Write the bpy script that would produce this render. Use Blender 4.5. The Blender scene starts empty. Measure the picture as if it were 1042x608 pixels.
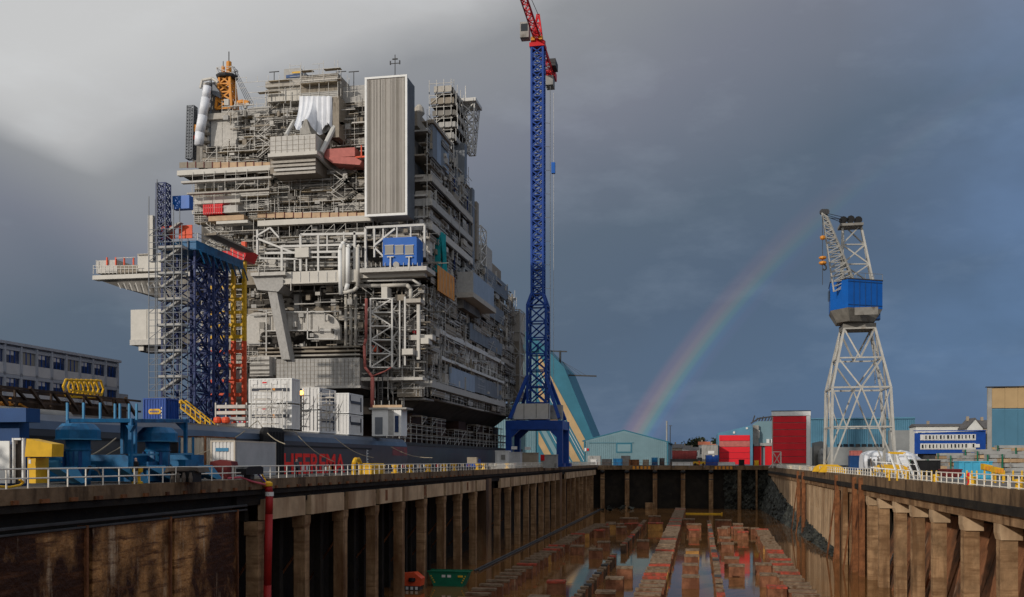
import bpy, math, random
from mathutils import Vector, Matrix
R = random.Random(11)
S = bpy.context.scene
COL = S.collection
rad = math.radians
# ------------------------------------------------------------------ camera, sky, sun, exposure
TH = math.atan(.19); CT, ST = math.cos(TH), math.sin(TH)      # camera turned left of the dock axis (+Y)
ZC = 1.57                                                     # eye height over the left quay (z = 0)
cam = bpy.data.cameras.new('camera'); cam.sensor_width = 36; cam.lens = 36*1000/1042
cam.shift_y = 165/1042; cam.clip_end = 20000; cam.clip_start = .5
co = bpy.data.objects.new('camera', cam); COL.objects.link(co)
co.location = (0, 0, ZC); co.rotation_euler = (rad(90), 0, TH); S.camera = co

SUN_AZ, SUN_EL = rad(213.5), rad(18.5)                        # opposite the centre of the rainbow
sl = bpy.data.lights.new('sun', 'SUN'); sl.energy = 2.3; sl.angle = rad(1.5); sl.color = (1, .92, .82)
so = bpy.data.objects.new('sun', sl); COL.objects.link(so)
sdir = Vector((math.sin(SUN_AZ)*math.cos(SUN_EL), math.cos(SUN_AZ)*math.cos(SUN_EL), math.sin(SUN_EL)))
so.rotation_euler = (-sdir).to_track_quat('-Z', 'Y').to_euler(); so.location = sdir*300

wd = bpy.data.worlds.new('World'); S.world = wd; wd.use_nodes = True
nt = wd.node_tree; N = nt.nodes; L = nt.links; N.clear()
def nn(t, **k):
    n = N.new(t)
    for a, b in k.items(): setattr(n, a, b)
    return n
def vm(op, a, b):
    n = nn('ShaderNodeVectorMath', operation=op)
    for i, x in enumerate((a, b)):
        if hasattr(x, 'is_output'): L.new(x, n.inputs[i])
        else: n.inputs[i].default_value = x
    return n.outputs['Value'] if op == 'DOT_PRODUCT' else n.outputs[0]
def mt(op, a, b=0., c=0.):
    n = nn('ShaderNodeMath', operation=op)
    for i, x in enumerate((a, b, c)):
        if hasattr(x, 'is_output'): L.new(x, n.inputs[i])
        else: n.inputs[i].default_value = x
    return n.outputs[0]
def ramp(fac, stops, interp='LINEAR'):
    n = nn('ShaderNodeValToRGB'); cr = n.color_ramp; cr.interpolation = interp
    while len(cr.elements) < len(stops): cr.elements.new(.5)
    for e, (p, c) in zip(cr.elements, stops): e.position = p; e.color = (*c, 1)
    L.new(fac, n.inputs[0]); return n.outputs[0]
tc = nn('ShaderNodeTexCoord'); dr = tc.outputs['Generated']
sky = nn('ShaderNodeTexSky', sky_type='NISHITA'); sky.sun_disc = False
sky.sun_elevation = SUN_EL; sky.sun_rotation = SUN_AZ; sky.dust_density = 2
def noise(vec, scale, detail, rough=.5):
    n = nn('ShaderNodeTexNoise'); n.inputs['Scale'].default_value = scale; n.inputs['Detail'].default_value = detail
    n.inputs['Roughness'].default_value = rough; L.new(vec, n.inputs['Vector']); return n.outputs[0]
n1 = noise(vm('MULTIPLY', dr, (1, 1, 1.6)), 1.7, 3, .45)
n2 = noise(vm('MULTIPLY', dr, (1, 1, 1.8)), 5.0, 5, .55)
t = mt('ADD', vm('DOT_PRODUCT', dr, (-.64, -.6, 1.62)), mt('MULTIPLY_ADD', mt('SUBTRACT', n1, .5), .24, .43))
t = mt('ADD', t, mt('MULTIPLY', mt('SUBTRACT', n2, .5), .09))
def pdir(px, py):
    u = (px-521)/1000; return Vector((CT*u-ST, ST*u+CT, (469-py)/1000)).normalized()
edge = pdir(-20, 95).cross(pdir(170, 300)).normalized(); edge = -edge if edge.dot(pdir(0, 400)) < 0 else edge
cut = mt('MULTIPLY_ADD', mt('ADD', vm('DOT_PRODUCT', dr, tuple(edge)), mt('MULTIPLY', mt('SUBTRACT', n1, .5), .06)), 14., .25)
near = mt('MULTIPLY', mt('SUBTRACT', vm('DOT_PRODUCT', dr, tuple(pdir(-60, 400))), .80), 7.)
bank = mt('MULTIPLY', mt('SMOOTH_MIN', mt('SMOOTH_MAX', cut, 0., .3), 1., .3), mt('SMOOTH_MIN', mt('MAXIMUM', near, 0.), 1., .3))
t = mt('SUBTRACT', t, mt('MULTIPLY', bank, .24))              # a darker cloud bank low on the left
t01 = mt('MULTIPLY_ADD', t, .8, .2)
clouds = ramp(t01, [(.10, (.070, .128, .235)), (.28, (.072, .108, .172)), (.44, (.096, .128, .176)), (.616, (.190, .202, .245)),
                    (.76, (.285, .292, .305)), (.82, (.50, .50, .50)), (.92, (.60, .60, .595))])
wisp = noise(vm('MULTIPLY', dr, (2, 2, 5)), 3.2, 6, .6)       # thin pale wisps in the blue part
wsp = ramp(wisp, [(.52, (0, 0, 0)), (.75, (.035, .04, .045))])
# rainbow: a bow of 42 degrees round the point opposite the sun
ang = mt('MULTIPLY', mt('ARCCOSINE', vm('DOT_PRODUCT', dr, tuple(-sdir))), 180/math.pi)
b01 = mt('MULTIPLY_ADD', ang, 1/2.5, -40.1/2.5)
bow = ramp(b01, [(0, (0, 0, 0)), (.18, (.010, .006, .022)), (.30, (.004, .022, .050)), (.42, (.020, .068, .030)), (.52, (.075, .070, .006)),
                 (.64, (.105, .044, .006)), (.78, (.065, .014, .006)), (1, (0, 0, 0))], 'EASE')
def mix(a, b, fac, mode='MIX'):
    n = nn('ShaderNodeMix', data_type='RGBA', blend_type=mode)
    for i, x in ((0, fac), (6, a), (7, b)):
        if hasattr(x, 'is_output'): L.new(x, n.inputs[i])
        else: n.inputs[i].default_value = x
    return n.outputs[2]
skyd = mix(sky.outputs[0], (.1, .1, .1, 1), 1., 'MULTIPLY')
base = mix(skyd, clouds, .93)
sx = nn('ShaderNodeSeparateXYZ'); L.new(dr, sx.inputs[0])
thin = mt('MULTIPLY', mt('SMOOTH_MIN', mt('MAXIMUM', mt('MULTIPLY_ADD', sx.outputs[0], 4.5, -.55), 0.), 1., .3), mt('MAXIMUM', mt('MULTIPLY_ADD', n2, 3.4, -1.15), .12))
base = mix(base, (.045, .080, .155, 1), thin, 'ADD')          # thinner, bluer cloud towards the right
fade = mt('MAXIMUM', mt('MULTIPLY_ADD', sx.outputs[2], -4.0, 1.12), .05)
base = mix(base, wsp, 1., 'ADD')
base = mix(base, bow, fade, 'ADD')
bg = nn('ShaderNodeBackground'); L.new(base, bg.inputs[0]); bg.inputs[1].default_value = 1.
ow = nn('ShaderNodeOutputWorld'); L.new(bg.outputs[0], ow.inputs[0])
vs = S.view_settings; vs.view_transform = 'Standard'; vs.look = 'None'; vs.exposure = 0; vs.gamma = 1; vs.use_curve_mapping = False

# ------------------------------------------------------------------ helpers
def ray(px):
    u = (px-521)/1000; return CT*u-ST, ST*u+CT
def atY(px, py, Y):
    dx, dy = ray(px); k = Y/dy; return Vector((dx*k, Y, ZC+(469-py)/1000*k))
def atX(px, py, X):
    dx, dy = ray(px); k = X/dx; return Vector((X, dy*k, ZC+(469-py)/1000*k))
def atD(px, py, d):
    dx, dy = ray(px); return Vector((dx*d, dy*d, ZC+(469-py)/1000*d))
def YofD(d, X): return (d+X*ST)/CT
ORG = {}
MATS = {}
def M(name, col, rough=.65, metal=0., var=.25, sc=.6, col2=None, cover=.5, st=1., soft=.12, bump=0., emit=None, sc2=None, col3=None, cover3=.6, spec=None, col4=None):
    """world-space procedural paint / concrete / steel with blotches (col2) and specks or streaks (col3)"""
    m = bpy.data.materials.new(name); m.use_nodes = True; nt = m.node_tree; b = nt.nodes['Principled BSDF']; l = nt.links
    b.inputs['Roughness'].default_value = rough; b.inputs['Metallic'].default_value = metal
    b.inputs['Specular IOR Level'].default_value = (.5 if 'glass' in name or 'hull' in name or name == 'gunwale' else .2) if spec is None else spec
    g = nt.nodes.new('ShaderNodeNewGeometry')
    def nz(scale, zs, det):
        mp = nt.nodes.new('ShaderNodeMapping'); mp.inputs['Scale'].default_value = (scale, scale, scale*zs)
        l.new(g.outputs['Position'], mp.inputs[0]); n = nt.nodes.new('ShaderNodeTexNoise')
        n.inputs['Scale'].default_value = 1; n.inputs['Detail'].default_value = det; n.inputs['Roughness'].default_value = .62
        l.new(mp.outputs[0], n.inputs['Vector']); return n.outputs[0]
    a = nz(sc, 1, 6)
    cr = nt.nodes.new('ShaderNodeValToRGB'); l.new(a, cr.inputs[0])
    cr.color_ramp.elements[0].position = .28; cr.color_ramp.elements[1].position = .72
    cr.color_ramp.elements[0].color = (*[c*(1-var) for c in col], 1); cr.color_ramp.elements[1].color = (*[min(1, c*(1+var)) for c in col], 1)
    out = cr.outputs[0]
    for cc, cv, zs, s2 in ((col2, cover, st, sc2 or sc*.7), (col3, cover3, .12, sc*1.6), (col4, .42, 9., sc*.45)):
        if cc:
            q = nt.nodes.new('ShaderNodeMapRange'); q.inputs[1].default_value = 1-cv-soft*.5; q.inputs[2].default_value = 1-cv+soft*.5
            l.new(nz(s2, zs, 7), q.inputs[0])
            mx = nt.nodes.new('ShaderNodeMix'); mx.data_type = 'RGBA'; l.new(q.outputs[0], mx.inputs[0]); l.new(out, mx.inputs[6])
            mx.inputs[7].default_value = (*cc, 1); out = mx.outputs[2]
    l.new(out, b.inputs['Base Color'])
    if bump:
        bp = nt.nodes.new('ShaderNodeBump'); bp.inputs['Strength'].default_value = bump; bp.inputs['Distance'].default_value = .3
        l.new(nz(sc*3, 1, 6), bp.inputs['Height']); l.new(bp.outputs[0], b.inputs['Normal'])
    if emit:
        b.inputs['Emission Color'].default_value = (*emit[:3], 1); b.inputs['Emission Strength'].default_value = emit[3]
    MATS[name] = m; return name
def props(o, label=None, cat=None, group=None, kind=None):
    for k, v in (('label', label), ('category', cat), ('group', group), ('kind', kind)):
        if v: o[k] = v
    return o
def link(o, parent):
    COL.objects.link(o)
    if parent: o.parent = parent
    return o
def thing(name, label, cat, loc, group=None):
    o = bpy.data.objects.new(name, None); o.empty_display_size = .5; COL.objects.link(o); o.location = loc
    ORG[o] = Vector(loc); return props(o, label, cat, group)
class MB:
    def __init__(s): s.v = []; s.f = []
    def add(s, vs, fs):
        n = len(s.v); s.v += [tuple(v) for v in vs]; s.f += [tuple(i+n for i in f) for f in fs]; return s
    def box(s, a, b):
        x0, y0, z0 = a; x1, y1, z1 = b
        return s.add([(x0,y0,z0),(x1,y0,z0),(x1,y1,z0),(x0,y1,z0),(x0,y0,z1),(x1,y0,z1),(x1,y1,z1),(x0,y1,z1)],
                     [(3,2,1,0),(4,5,6,7),(0,1,5,4),(1,2,6,5),(2,3,7,6),(3,0,4,7)])
    def tube(s, p, q, r, n=4, r2=None, cap=True):
        p = Vector(p); q = Vector(q); d = (q-p)
        if d.length < 1e-6: return s
        d.normalize(); u = d.cross(Vector((0, 0, 1)) if abs(d.z) < .9 else Vector((1, 0, 0))).normalized(); w = d.cross(u)
        r2 = r if r2 is None else r2; vs = []
        for c, rr in ((p, r), (q, r2)):
            for i in range(n):
                a = 2*math.pi*(i+.5)/n; vs.append(c+(u*math.cos(a)+w*math.sin(a))*rr)
        fs = [(i, (i+1) % n, n+(i+1) % n, n+i) for i in range(n)]
        if cap: fs += [tuple(range(n))[::-1], tuple(range(n, 2*n))]
        return s.add(vs, fs)
    def path(s, pts, r, n=6):
        for a, b in zip(pts, pts[1:]): s.tube(a, b, r, n)
        return s
    def prism(s, pts, vec):
        vec = Vector(vec); n = len(pts); pts = [Vector(p) for p in pts]
        return s.add(pts+[p+vec for p in pts], [tuple(range(n))[::-1], tuple(range(n, 2*n))]+[(i, (i+1) % n, n+(i+1) % n, n+i) for i in range(n)])
    def lathe(s, c, prof, n=16):
        vs = []; fs = []
        for r, z in prof:
            for i in range(n):
                a = 2*math.pi*i/n; vs.append((c[0]+r*math.cos(a), c[1]+r*math.sin(a), c[2]+z))
        for k in range(len(prof)-1):
            for i in range(n): fs.append((k*n+i, k*n+(i+1) % n, (k+1)*n+(i+1) % n, (k+1)*n+i))
        fs += [tuple(range(n))[::-1], tuple(range((len(prof)-1)*n, len(prof)*n))]
        return s.add(vs, fs)
    def lattice(s, b, t, n, lw, bw, x=True, ring=True):
        b = [Vector(p) for p in b]; t = [Vector(p) for p in t]; m = len(b)
        for p, q in zip(b, t): s.tube(p, q, lw)
        lv = [[p.lerp(q, k/n) for p, q in zip(b, t)] for k in range(n+1)]
        for k in range(n+1):
            for i in range(m):
                j = (i+1) % m
                if m == 2 and i: continue
                if ring: s.tube(lv[k][i], lv[k][j], bw)
                if k < n:
                    if x or k % 2 == 0: s.tube(lv[k][i], lv[k+1][j], bw)
                    if x or k % 2: s.tube(lv[k][j], lv[k+1][i], bw)
        return s
    def build(s, name, mat, parent=None, kind=None, label=None, cat=None, group=None, smooth=False):
        me = bpy.data.meshes.new(name)
        if parent: o0 = ORG[parent]
        else:
            xs = list(zip(*s.v)); o0 = Vector(((min(xs[0])+max(xs[0]))/2, (min(xs[1])+max(xs[1]))/2, min(xs[2])))
        me.from_pydata([(v[0]-o0.x, v[1]-o0.y, v[2]-o0.z) for v in s.v], [], s.f); me.materials.append(MATS[mat])
        if smooth:
            for p in me.polygons: p.use_smooth = True
        me.update(); o = link(bpy.data.objects.new(name, me), parent)
        if not parent: o.location = o0
        ORG[o] = o0; return props(o, label, cat, group, kind)
CUBES = {}
def cube(name, parent, a, b, mat, kind=None, label=None, rz=0):
    """one box part that shares its mesh with every other box of that material"""
    if mat not in CUBES:
        me = bpy.data.meshes.new('box_'+mat); q = MB().box((-.5,-.5,-.5), (.5,.5,.5)); me.from_pydata(q.v, [], q.f); me.materials.append(MATS[mat]); CUBES[mat] = me
    o = link(bpy.data.objects.new(name, CUBES[mat]), parent); a = Vector(a); b = Vector(b)
    o.location = (a+b)/2-(ORG[parent] if parent else Vector((0,0,0)))
    o.scale = [max(abs(x), .002) for x in (b-a)]; o.rotation_euler = (0, 0, rz)
    return props(o, label, kind=kind)
def under(child, part):
    """make a piece a sub-part: keeps its place although the part is a scaled box"""
    child.parent = part; child.matrix_parent_inverse = Matrix.LocRotScale(part.location, part.rotation_euler, part.scale).inverted(); return child
def ptext(body, size, mat, parent, name, loc, rot, ext=.02, sx=1, offs=0.):
    cu = bpy.data.curves.new(name, 'FONT'); cu.body = body; cu.size = size; cu.extrude = ext; cu.offset = offs; cu.align_x = 'LEFT'
    tmp = bpy.data.objects.new('tmp', cu); COL.objects.link(tmp); bpy.context.view_layer.update()
    me = bpy.data.meshes.new_from_object(tmp.evaluated_get(bpy.context.evaluated_depsgraph_get())); bpy.data.objects.remove(tmp)
    me.materials.clear(); me.materials.append(MATS[mat])
    o = link(bpy.data.objects.new(name, me), parent); o.location = Vector(loc)-ORG[parent]; o.rotation_euler = rot; o.scale = (sx, 1, 1); return o

# ------------------------------------------------------------------ materials
M('concrete_wet', (.17,.10,.05), .55, var=.4, sc=.25, col2=(.05,.027,.014), cover=.45, st=.25, bump=.4, col3=(.14,.055,.02), cover3=.38)
M('concrete_tan', (.30,.185,.098), .8, var=.45, sc=.5, col2=(.115,.052,.02), cover=.44, st=.22, bump=.4, col3=(.05,.024,.011), cover3=.38, soft=.22, col4=(.15,.08,.038))
M('concrete_panel', (.44,.31,.19), .8, var=.3, sc=.35, col2=(.17,.09,.042), cover=.42, st=.12, bump=.25, soft=.2)
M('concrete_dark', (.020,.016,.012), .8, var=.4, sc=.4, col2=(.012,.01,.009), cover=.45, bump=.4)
M('coping', (.17,.11,.062), .75, var=.35, sc=.7, col2=(.06,.036,.02), cover=.45, st=.2, bump=.35, col3=(.27,.19,.12), cover3=.30)
M('rust_wall', (.44,.22,.08), .55, var=.6, sc=.6, col2=(.035,.012,.005), cover=.53, st=.55, bump=.8, col3=(.55,.40,.26), cover3=.36, soft=.15, sc2=.22, col4=(.09,.034,.013))
M('rust_steel', (.19,.075,.03), .7, var=.5, sc=.9, col2=(.06,.022,.01), cover=.45, st=.15, bump=.4)
M('barrier_white', (.7,.68,.62), .6, var=.1); M('slab_rust', (.22,.095,.045), .7, var=.5, sc=.35, col2=(.08,.045,.028), cover=.45, st=1, bump=.4, col3=(.34,.25,.18), cover3=.32)
M('rock', (.055,.058,.05), .75, var=.6, sc=.5, col2=(.018,.02,.018), cover=.5, bump=1.)
M('quay', (.15,.135,.12), .7, var=.35, sc=.3, col2=(.07,.06,.05), cover=.4, bump=.2)
M('asphalt', (.06,.06,.06), .6, var=.3, sc=.15, col2=(.11,.10,.09), cover=.35)
M('mud', (.15,.07,.025), .6, var=.4, sc=.2)
M('timber', (.19,.135,.09), .85, var=.45, sc=1.5, col2=(.11,.06,.032), cover=.42, bump=.4)
M('timber_red', (.34,.06,.035), .8, var=.4, sc=1.5, col2=(.14,.06,.035), cover=.45)
M('block', (.20,.082,.042), .8, var=.5, sc=.9, col2=(.12,.045,.022), cover=.46, st=.4, bump=.4, col3=(.40,.29,.19), cover3=.32)
M('block_yellow', (.38,.19,.05), .7, var=.4, sc=1, col2=(.12,.05,.03), cover=.4)
M('white_rail', (.72,.68,.6), .5, var=.15, sc=2, col2=(.40,.22,.12), cover=.30)
M('white_paint', (.72,.72,.70), .45, var=.08, sc=.8, col2=(.45,.40,.33), cover=.30, st=.2)
M('cream', (.53,.505,.455), .55, var=.08, sc=.8, col2=(.40,.36,.30), cover=.27, st=.2)
M('white_steel', (.54,.53,.505), .5, var=.12, sc=.7, col2=(.36,.33,.28), cover=.3, st=.3)
M('grey_steel', (.30,.29,.27), .5, var=.2, sc=.5, col2=(.16,.145,.125), cover=.4, st=.3)
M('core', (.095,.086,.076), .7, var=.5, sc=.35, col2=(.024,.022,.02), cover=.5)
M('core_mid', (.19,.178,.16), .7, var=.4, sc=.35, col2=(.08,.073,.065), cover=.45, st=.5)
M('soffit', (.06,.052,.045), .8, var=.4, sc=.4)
M('mesh_beige', (.40,.37,.325), .75, var=.16, sc=2.2, col2=(.28,.25,.21), cover=.36, st=.3)
M('mesh_grey', (.375,.365,.345), .75, var=.16, sc=2.2, col2=(.27,.26,.24), cover=.36, st=.3)
M('mesh_brown', (.26,.225,.18), .75, var=.16, sc=2.2, col2=(.15,.125,.095), cover=.36, st=.3)
M('mesh_pale', (.48,.46,.425), .75, var=.16, sc=2.2, col2=(.42,.40,.365), cover=.36, st=.3)
M('tan_panel', (.47,.33,.21), .75, var=.2, sc=1, col2=(.30,.20,.13), cover=.35)
M('scaf', (.43,.415,.385), .5, .1, var=.2, sc=2)
M('board', (.36,.30,.21), .85, var=.4, sc=1.5)
M('taupe', (.335,.31,.28), .6, var=.12, sc=.25, col2=(.29,.262,.23), cover=.4, st=.1)
M('slate', (.15,.165,.185), .5, var=.15, sc=.4)
M('slate_blue', (.24,.29,.36), .45, var=.12, sc=.4)
M('red_paint', (.58,.012,.018), .5, var=.15, sc=.5, col2=(.36,.02,.018), cover=.3)
M('salmon', (.42,.13,.11), .6, var=.2, sc=.8)
M('orange_red', (.68,.09,.035), .5, var=.15, sc=.8)
M('orange', (.60,.24,.03), .5, var=.2, sc=.6, col2=(.32,.12,.03), cover=.35)
M('yellow', (.66,.38,.02), .5, var=.18, sc=1.2, col2=(.30,.16,.03), cover=.32, st=.4)
M('blue_crane', (.012,.055,.27), .4, var=.2, sc=.6)
M('blue_tower', (.02,.034,.115), .5, var=.3, sc=.6)
M('blue_bright', (.008,.10,.40), .4, var=.12, sc=.5)
M('blue_machine', (.010,.115,.26), .45, var=.35, sc=.8, col2=(.006,.055,.14), cover=.42, col3=(.10,.05,.025), cover3=.30)
M('blue_light', (.05,.21,.37), .45, var=.2, sc=.5)
M('blue_cabin', (.012,.055,.17), .45, var=.15, sc=.5)
M('blue_box', (.012,.06,.28), .45, var=.2, sc=.6)
M('teal', (.155,.25,.285), .55, var=.1, sc=.15, col2=(.125,.21,.24), cover=.35, st=.3)
M('teal_dark', (.03,.14,.20), .5, var=.15, sc=.15)
M('teal_net', (.01,.25,.27), .7, var=.2, sc=.8)
M('hall_blue', (.09,.22,.32), .55, var=.12, sc=.15, col2=(.07,.16,.24), cover=.4)
M('hall_tan', (.42,.29,.15), .65, var=.14, sc=.2)
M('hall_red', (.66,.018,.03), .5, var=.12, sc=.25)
M('grey_hall', (.23,.24,.24), .6, var=.15, sc=.2)
M('office', (.36,.375,.42), .7, var=.1, sc=.4)
M('office_panel', (.52,.51,.52), .7, var=.1, sc=.4)
M('glass_blue', (.015,.035,.10), .08, var=.3, sc=.3)
M('glass_dark', (.02,.025,.03), .06, var=.3, sc=.3)
M('glass_grey', (.22,.21,.19), .25, var=.15, sc=.3)
M('hull', (.018,.022,.030), .35, var=.5, sc=.3, col2=(.05,.04,.035), cover=.28, st=.3)
M('hull_red', (.22,.03,.03), .5, var=.3, sc=.4, col2=(.06,.03,.03), cover=.4)
M('letter_red', (.85,.03,.02), .5, var=.15, sc=.9, col2=(.35,.03,.03), cover=.2)
M('black', (.012,.012,.013), .5, var=.3, sc=1)
M('dark_grey', (.05,.05,.052), .6, var=.3, sc=.8)
M('brown_steel', (.075,.045,.028), .7, var=.5, sc=.5, col2=(.03,.018,.012), cover=.45)
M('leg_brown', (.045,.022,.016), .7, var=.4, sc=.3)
M('box_cream', (.50,.44,.36), .6, var=.15, sc=.7, col2=(.26,.13,.07), cover=.30, st=.2)
M('box_white', (.64,.63,.61), .5, var=.08, sc=.7, col2=(.42,.34,.26), cover=.27, st=.15)
M('box_grey', (.40,.40,.40), .6, var=.12, sc=.7, col2=(.36,.22,.12), cover=.27, st=.15)
M('crane_white', (.40,.39,.36), .5, var=.2, sc=.8, col2=(.26,.22,.17), cover=.33, st=.4)
M('crane_grey', (.20,.19,.17), .6, var=.25, sc=.8, col2=(.11,.085,.065), cover=.38)
M('tarp_white', (.72,.74,.78), .45, var=.12, sc=.8)
M('tarp_brown', (.10,.08,.065), .7, var=.3, sc=1)
M('red_dark', (.12,.018,.018), .6, var=.3, sc=.6)
M('green_skip', (.008,.13,.07), .5, var=.25, sc=1)
M('roof_grey', (.10,.095,.095), .8, var=.25, sc=.8)
M('roof_orange', (.40,.12,.06), .8, var=.2, sc=.8)
M('house_white', (.60,.60,.57), .7, var=.1, sc=.5)
M('house_tan', (.30,.25,.19), .7, var=.2, sc=.5)
M('leaf', (.035,.045,.025), .8, var=.5, sc=1)
M('bark', (.05,.04,.03), .9)
M('stone_grey', (.30,.30,.29), .85, var=.2, sc=.7, col2=(.16,.155,.15), cover=.4)
M('skin', (.5,.32,.24), .6); M('pants', (.06,.065,.08), .8)
M('hivis', (.85,.13,.02), .6); M('coat', (.015,.015,.018), .8)
M('lamp_glow', (1,.7,.3), .4, emit=(1,.42,.06,7.))
M('hose_red', (.30,.015,.015), .5); M('hose_pink', (.55,.10,.13), .5); M('rope', (.35,.30,.22), .8); M('hose_purple', (.10,.06,.30), .6)
M('teal_dumpster', (.06,.34,.52), .5, var=.15, sc=1)
def water_mat(name, col, bumps):
    m = bpy.data.materials.new(name); m.use_nodes = True; nt = m.node_tree; b = nt.nodes['Principled BSDF']; l = nt.links
    b.inputs['Base Color'].default_value = (*col, 1); b.inputs['Roughness'].default_value = .05; b.inputs['IOR'].default_value = 1.33
    g = nt.nodes.new('ShaderNodeNewGeometry'); n = nt.nodes.new('ShaderNodeTexNoise'); l.new(g.outputs['Position'], n.inputs['Vector'])
    n.inputs['Scale'].default_value = bumps[0]; n.inputs['Detail'].default_value = 4
    bp = nt.nodes.new('ShaderNodeBump'); bp.inputs['Strength'].default_value = bumps[1]; bp.inputs['Distance'].default_value = .1
    l.new(n.outputs[0], bp.inputs['Height']); l.new(bp.outputs[0], b.inputs['Normal'])
    n2 = nt.nodes.new('ShaderNodeTexNoise'); n2.inputs['Scale'].default_value = .09; n2.inputs['Detail'].default_value = 5; l.new(g.outputs['Position'], n2.inputs['Vector'])
    c = nt.nodes.new('ShaderNodeValToRGB'); l.new(n2.outputs[0], c.inputs[0]); c.color_ramp.elements[0].position = .35; c.color_ramp.elements[1].position = .7
    c.color_ramp.elements[0].color = (*col, 1); c.color_ramp.elements[1].color = (*[x*1.7 for x in col], 1); l.new(c.outputs[0], b.inputs['Base Color'])
    MATS[name] = m
water_mat('dock_water', (.12,.055,.018), (.5, .04)); water_mat('sea_water', (.01,.02,.025), (.4, .25))
M('rib_light', (.40,.375,.34), .6, var=.06, sc=.7); M('navy', (.02,.025,.04), .4, var=.2); M('gunwale', (.05,.075,.12), .3, var=.3, sc=.3); M('rib_dark', (.255,.235,.205), .6, var=.06, sc=.7)  # gunwale: blue tint stands for sky sheen on the barge's top edge
# ------------------------------------------------------------------ the setting: ground, water, dock walls
XL, XR, YE, ZW = -36.5, 24.2, 360., -15.83
g = MB()
g.add([(XL-10, YE, -.2), (XR, YE, -.2), (XR, 9000, -.2), (XL-10, 9000, -.2)], [(0,1,2,3)])
g.add([(XR, -80, -.7), (9000, -80, -.7), (9000, 9000, -.7), (XR, 9000, -.7)], [(0,1,2,3)])
g.add([(-9000, 292, 0), (XL-10, 292, 0), (XL-10, 9000, 0), (-9000, 9000, 0)], [(0,1,2,3)])
g.add([(-9000, -80, 0), (-99, -80, 0), (-99, 292, 0), (-9000, 292, 0)], [(0,1,2,3)])
g.add([(-99, 292, 0), (-46.5, 292, 0), (-46.5, 292, -6), (-99, 292, -6)], [(0,1,2,3)])
g.add([(XR, YE, -.2), (XR, YE, -.7), (XR, 9000, -.7), (XR, 9000, -.2)], [(0,1,2,3)])
g.build('ground', 'asphalt', kind='structure')
q = MB(); q.box((XL-10, -80, -1.1), (XL-.3, YE, 0)); q.build('quay_left', 'quay', kind='structure')
q = MB(); q.box((XR+.35, -80, -1.2), (XR+9, YE, -.695)); q.build('quay_right', 'quay', kind='structure')
q = MB(); q.box((XL, -80, -20), (XR, 3.5, 0)); q.build('quay_near', 'quay', kind='structure')
q = MB(); q.add([(-99, -80, -2.5), (XL-9.5, -80, -2.5), (XL-9.5, 292, -2.5), (-99, 292, -2.5)], [(0,1,2,3)]); q.build('sea', 'sea_water', kind='structure')
q = MB(); q.add([(XL-8, 3, -16.1), (XR+8, 3, -16.1), (XR+8, YE+4, -16.1), (XL-8, YE+4, -16.1)], [(0,1,2,3)]); q.build('dock_floor', 'mud', kind='structure')
q = MB(); q.add([(XL-7.5, 3, ZW), (XR+8, 3, ZW), (XR+8, YE+3.8, ZW), (XL-7.5, YE+3.8, ZW)], [(0,1,2,3)]); q.build('dock_water', 'dock_water', kind='structure')
# --- left dock wall
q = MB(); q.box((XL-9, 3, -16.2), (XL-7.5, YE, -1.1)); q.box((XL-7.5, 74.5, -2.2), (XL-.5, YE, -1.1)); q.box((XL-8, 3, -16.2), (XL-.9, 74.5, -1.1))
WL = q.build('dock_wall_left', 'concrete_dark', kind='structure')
Y = 3.
while Y < YE-1:                                              # coping in cast lengths
    Y2 = min(Y+10.3, YE); cube('coping_block', WL, (XL-.35, Y+.02, -.85), (XL, Y2-.02, .03+R.uniform(-.01,.012)), 'coping')
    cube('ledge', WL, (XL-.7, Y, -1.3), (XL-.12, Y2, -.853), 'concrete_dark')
    if Y < 150:
        for k in range(4): cube('bracket', WL, (XL-.1, Y+k*2.6+R.uniform(0,.5), -.83), (XL+.16, Y+k*2.6+.75, -.6), 'rust_steel')
    Y = Y2
cuts = [3, 14, 24.5, 34.7, 44.6, 54.5, 64.2, 74.5]
for a, b in zip(cuts, cuts[1:]):                             # near sheet-steel faced wall
    cube('wall_sheet', WL, (XL-.85, a+.5, -16.1), (XL-.42, b-.35, -2.55+R.uniform(-.1,.1)), 'rust_wall')
    cube('wall_rib', WL, (XL-.95, b-.34, -16.1), (XL-.25, b-.12, -2.4), 'rust_steel')
p = MB().tube((XL-.35, 3, -2.15), (XL-.35, 76, -2.15), .11, 6).tube((XL-.35, 3, -2.5), (XL-.35, 76, -2.5), .08, 6); p.build('pipe', 'dark_grey', WL)
cm = None
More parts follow.
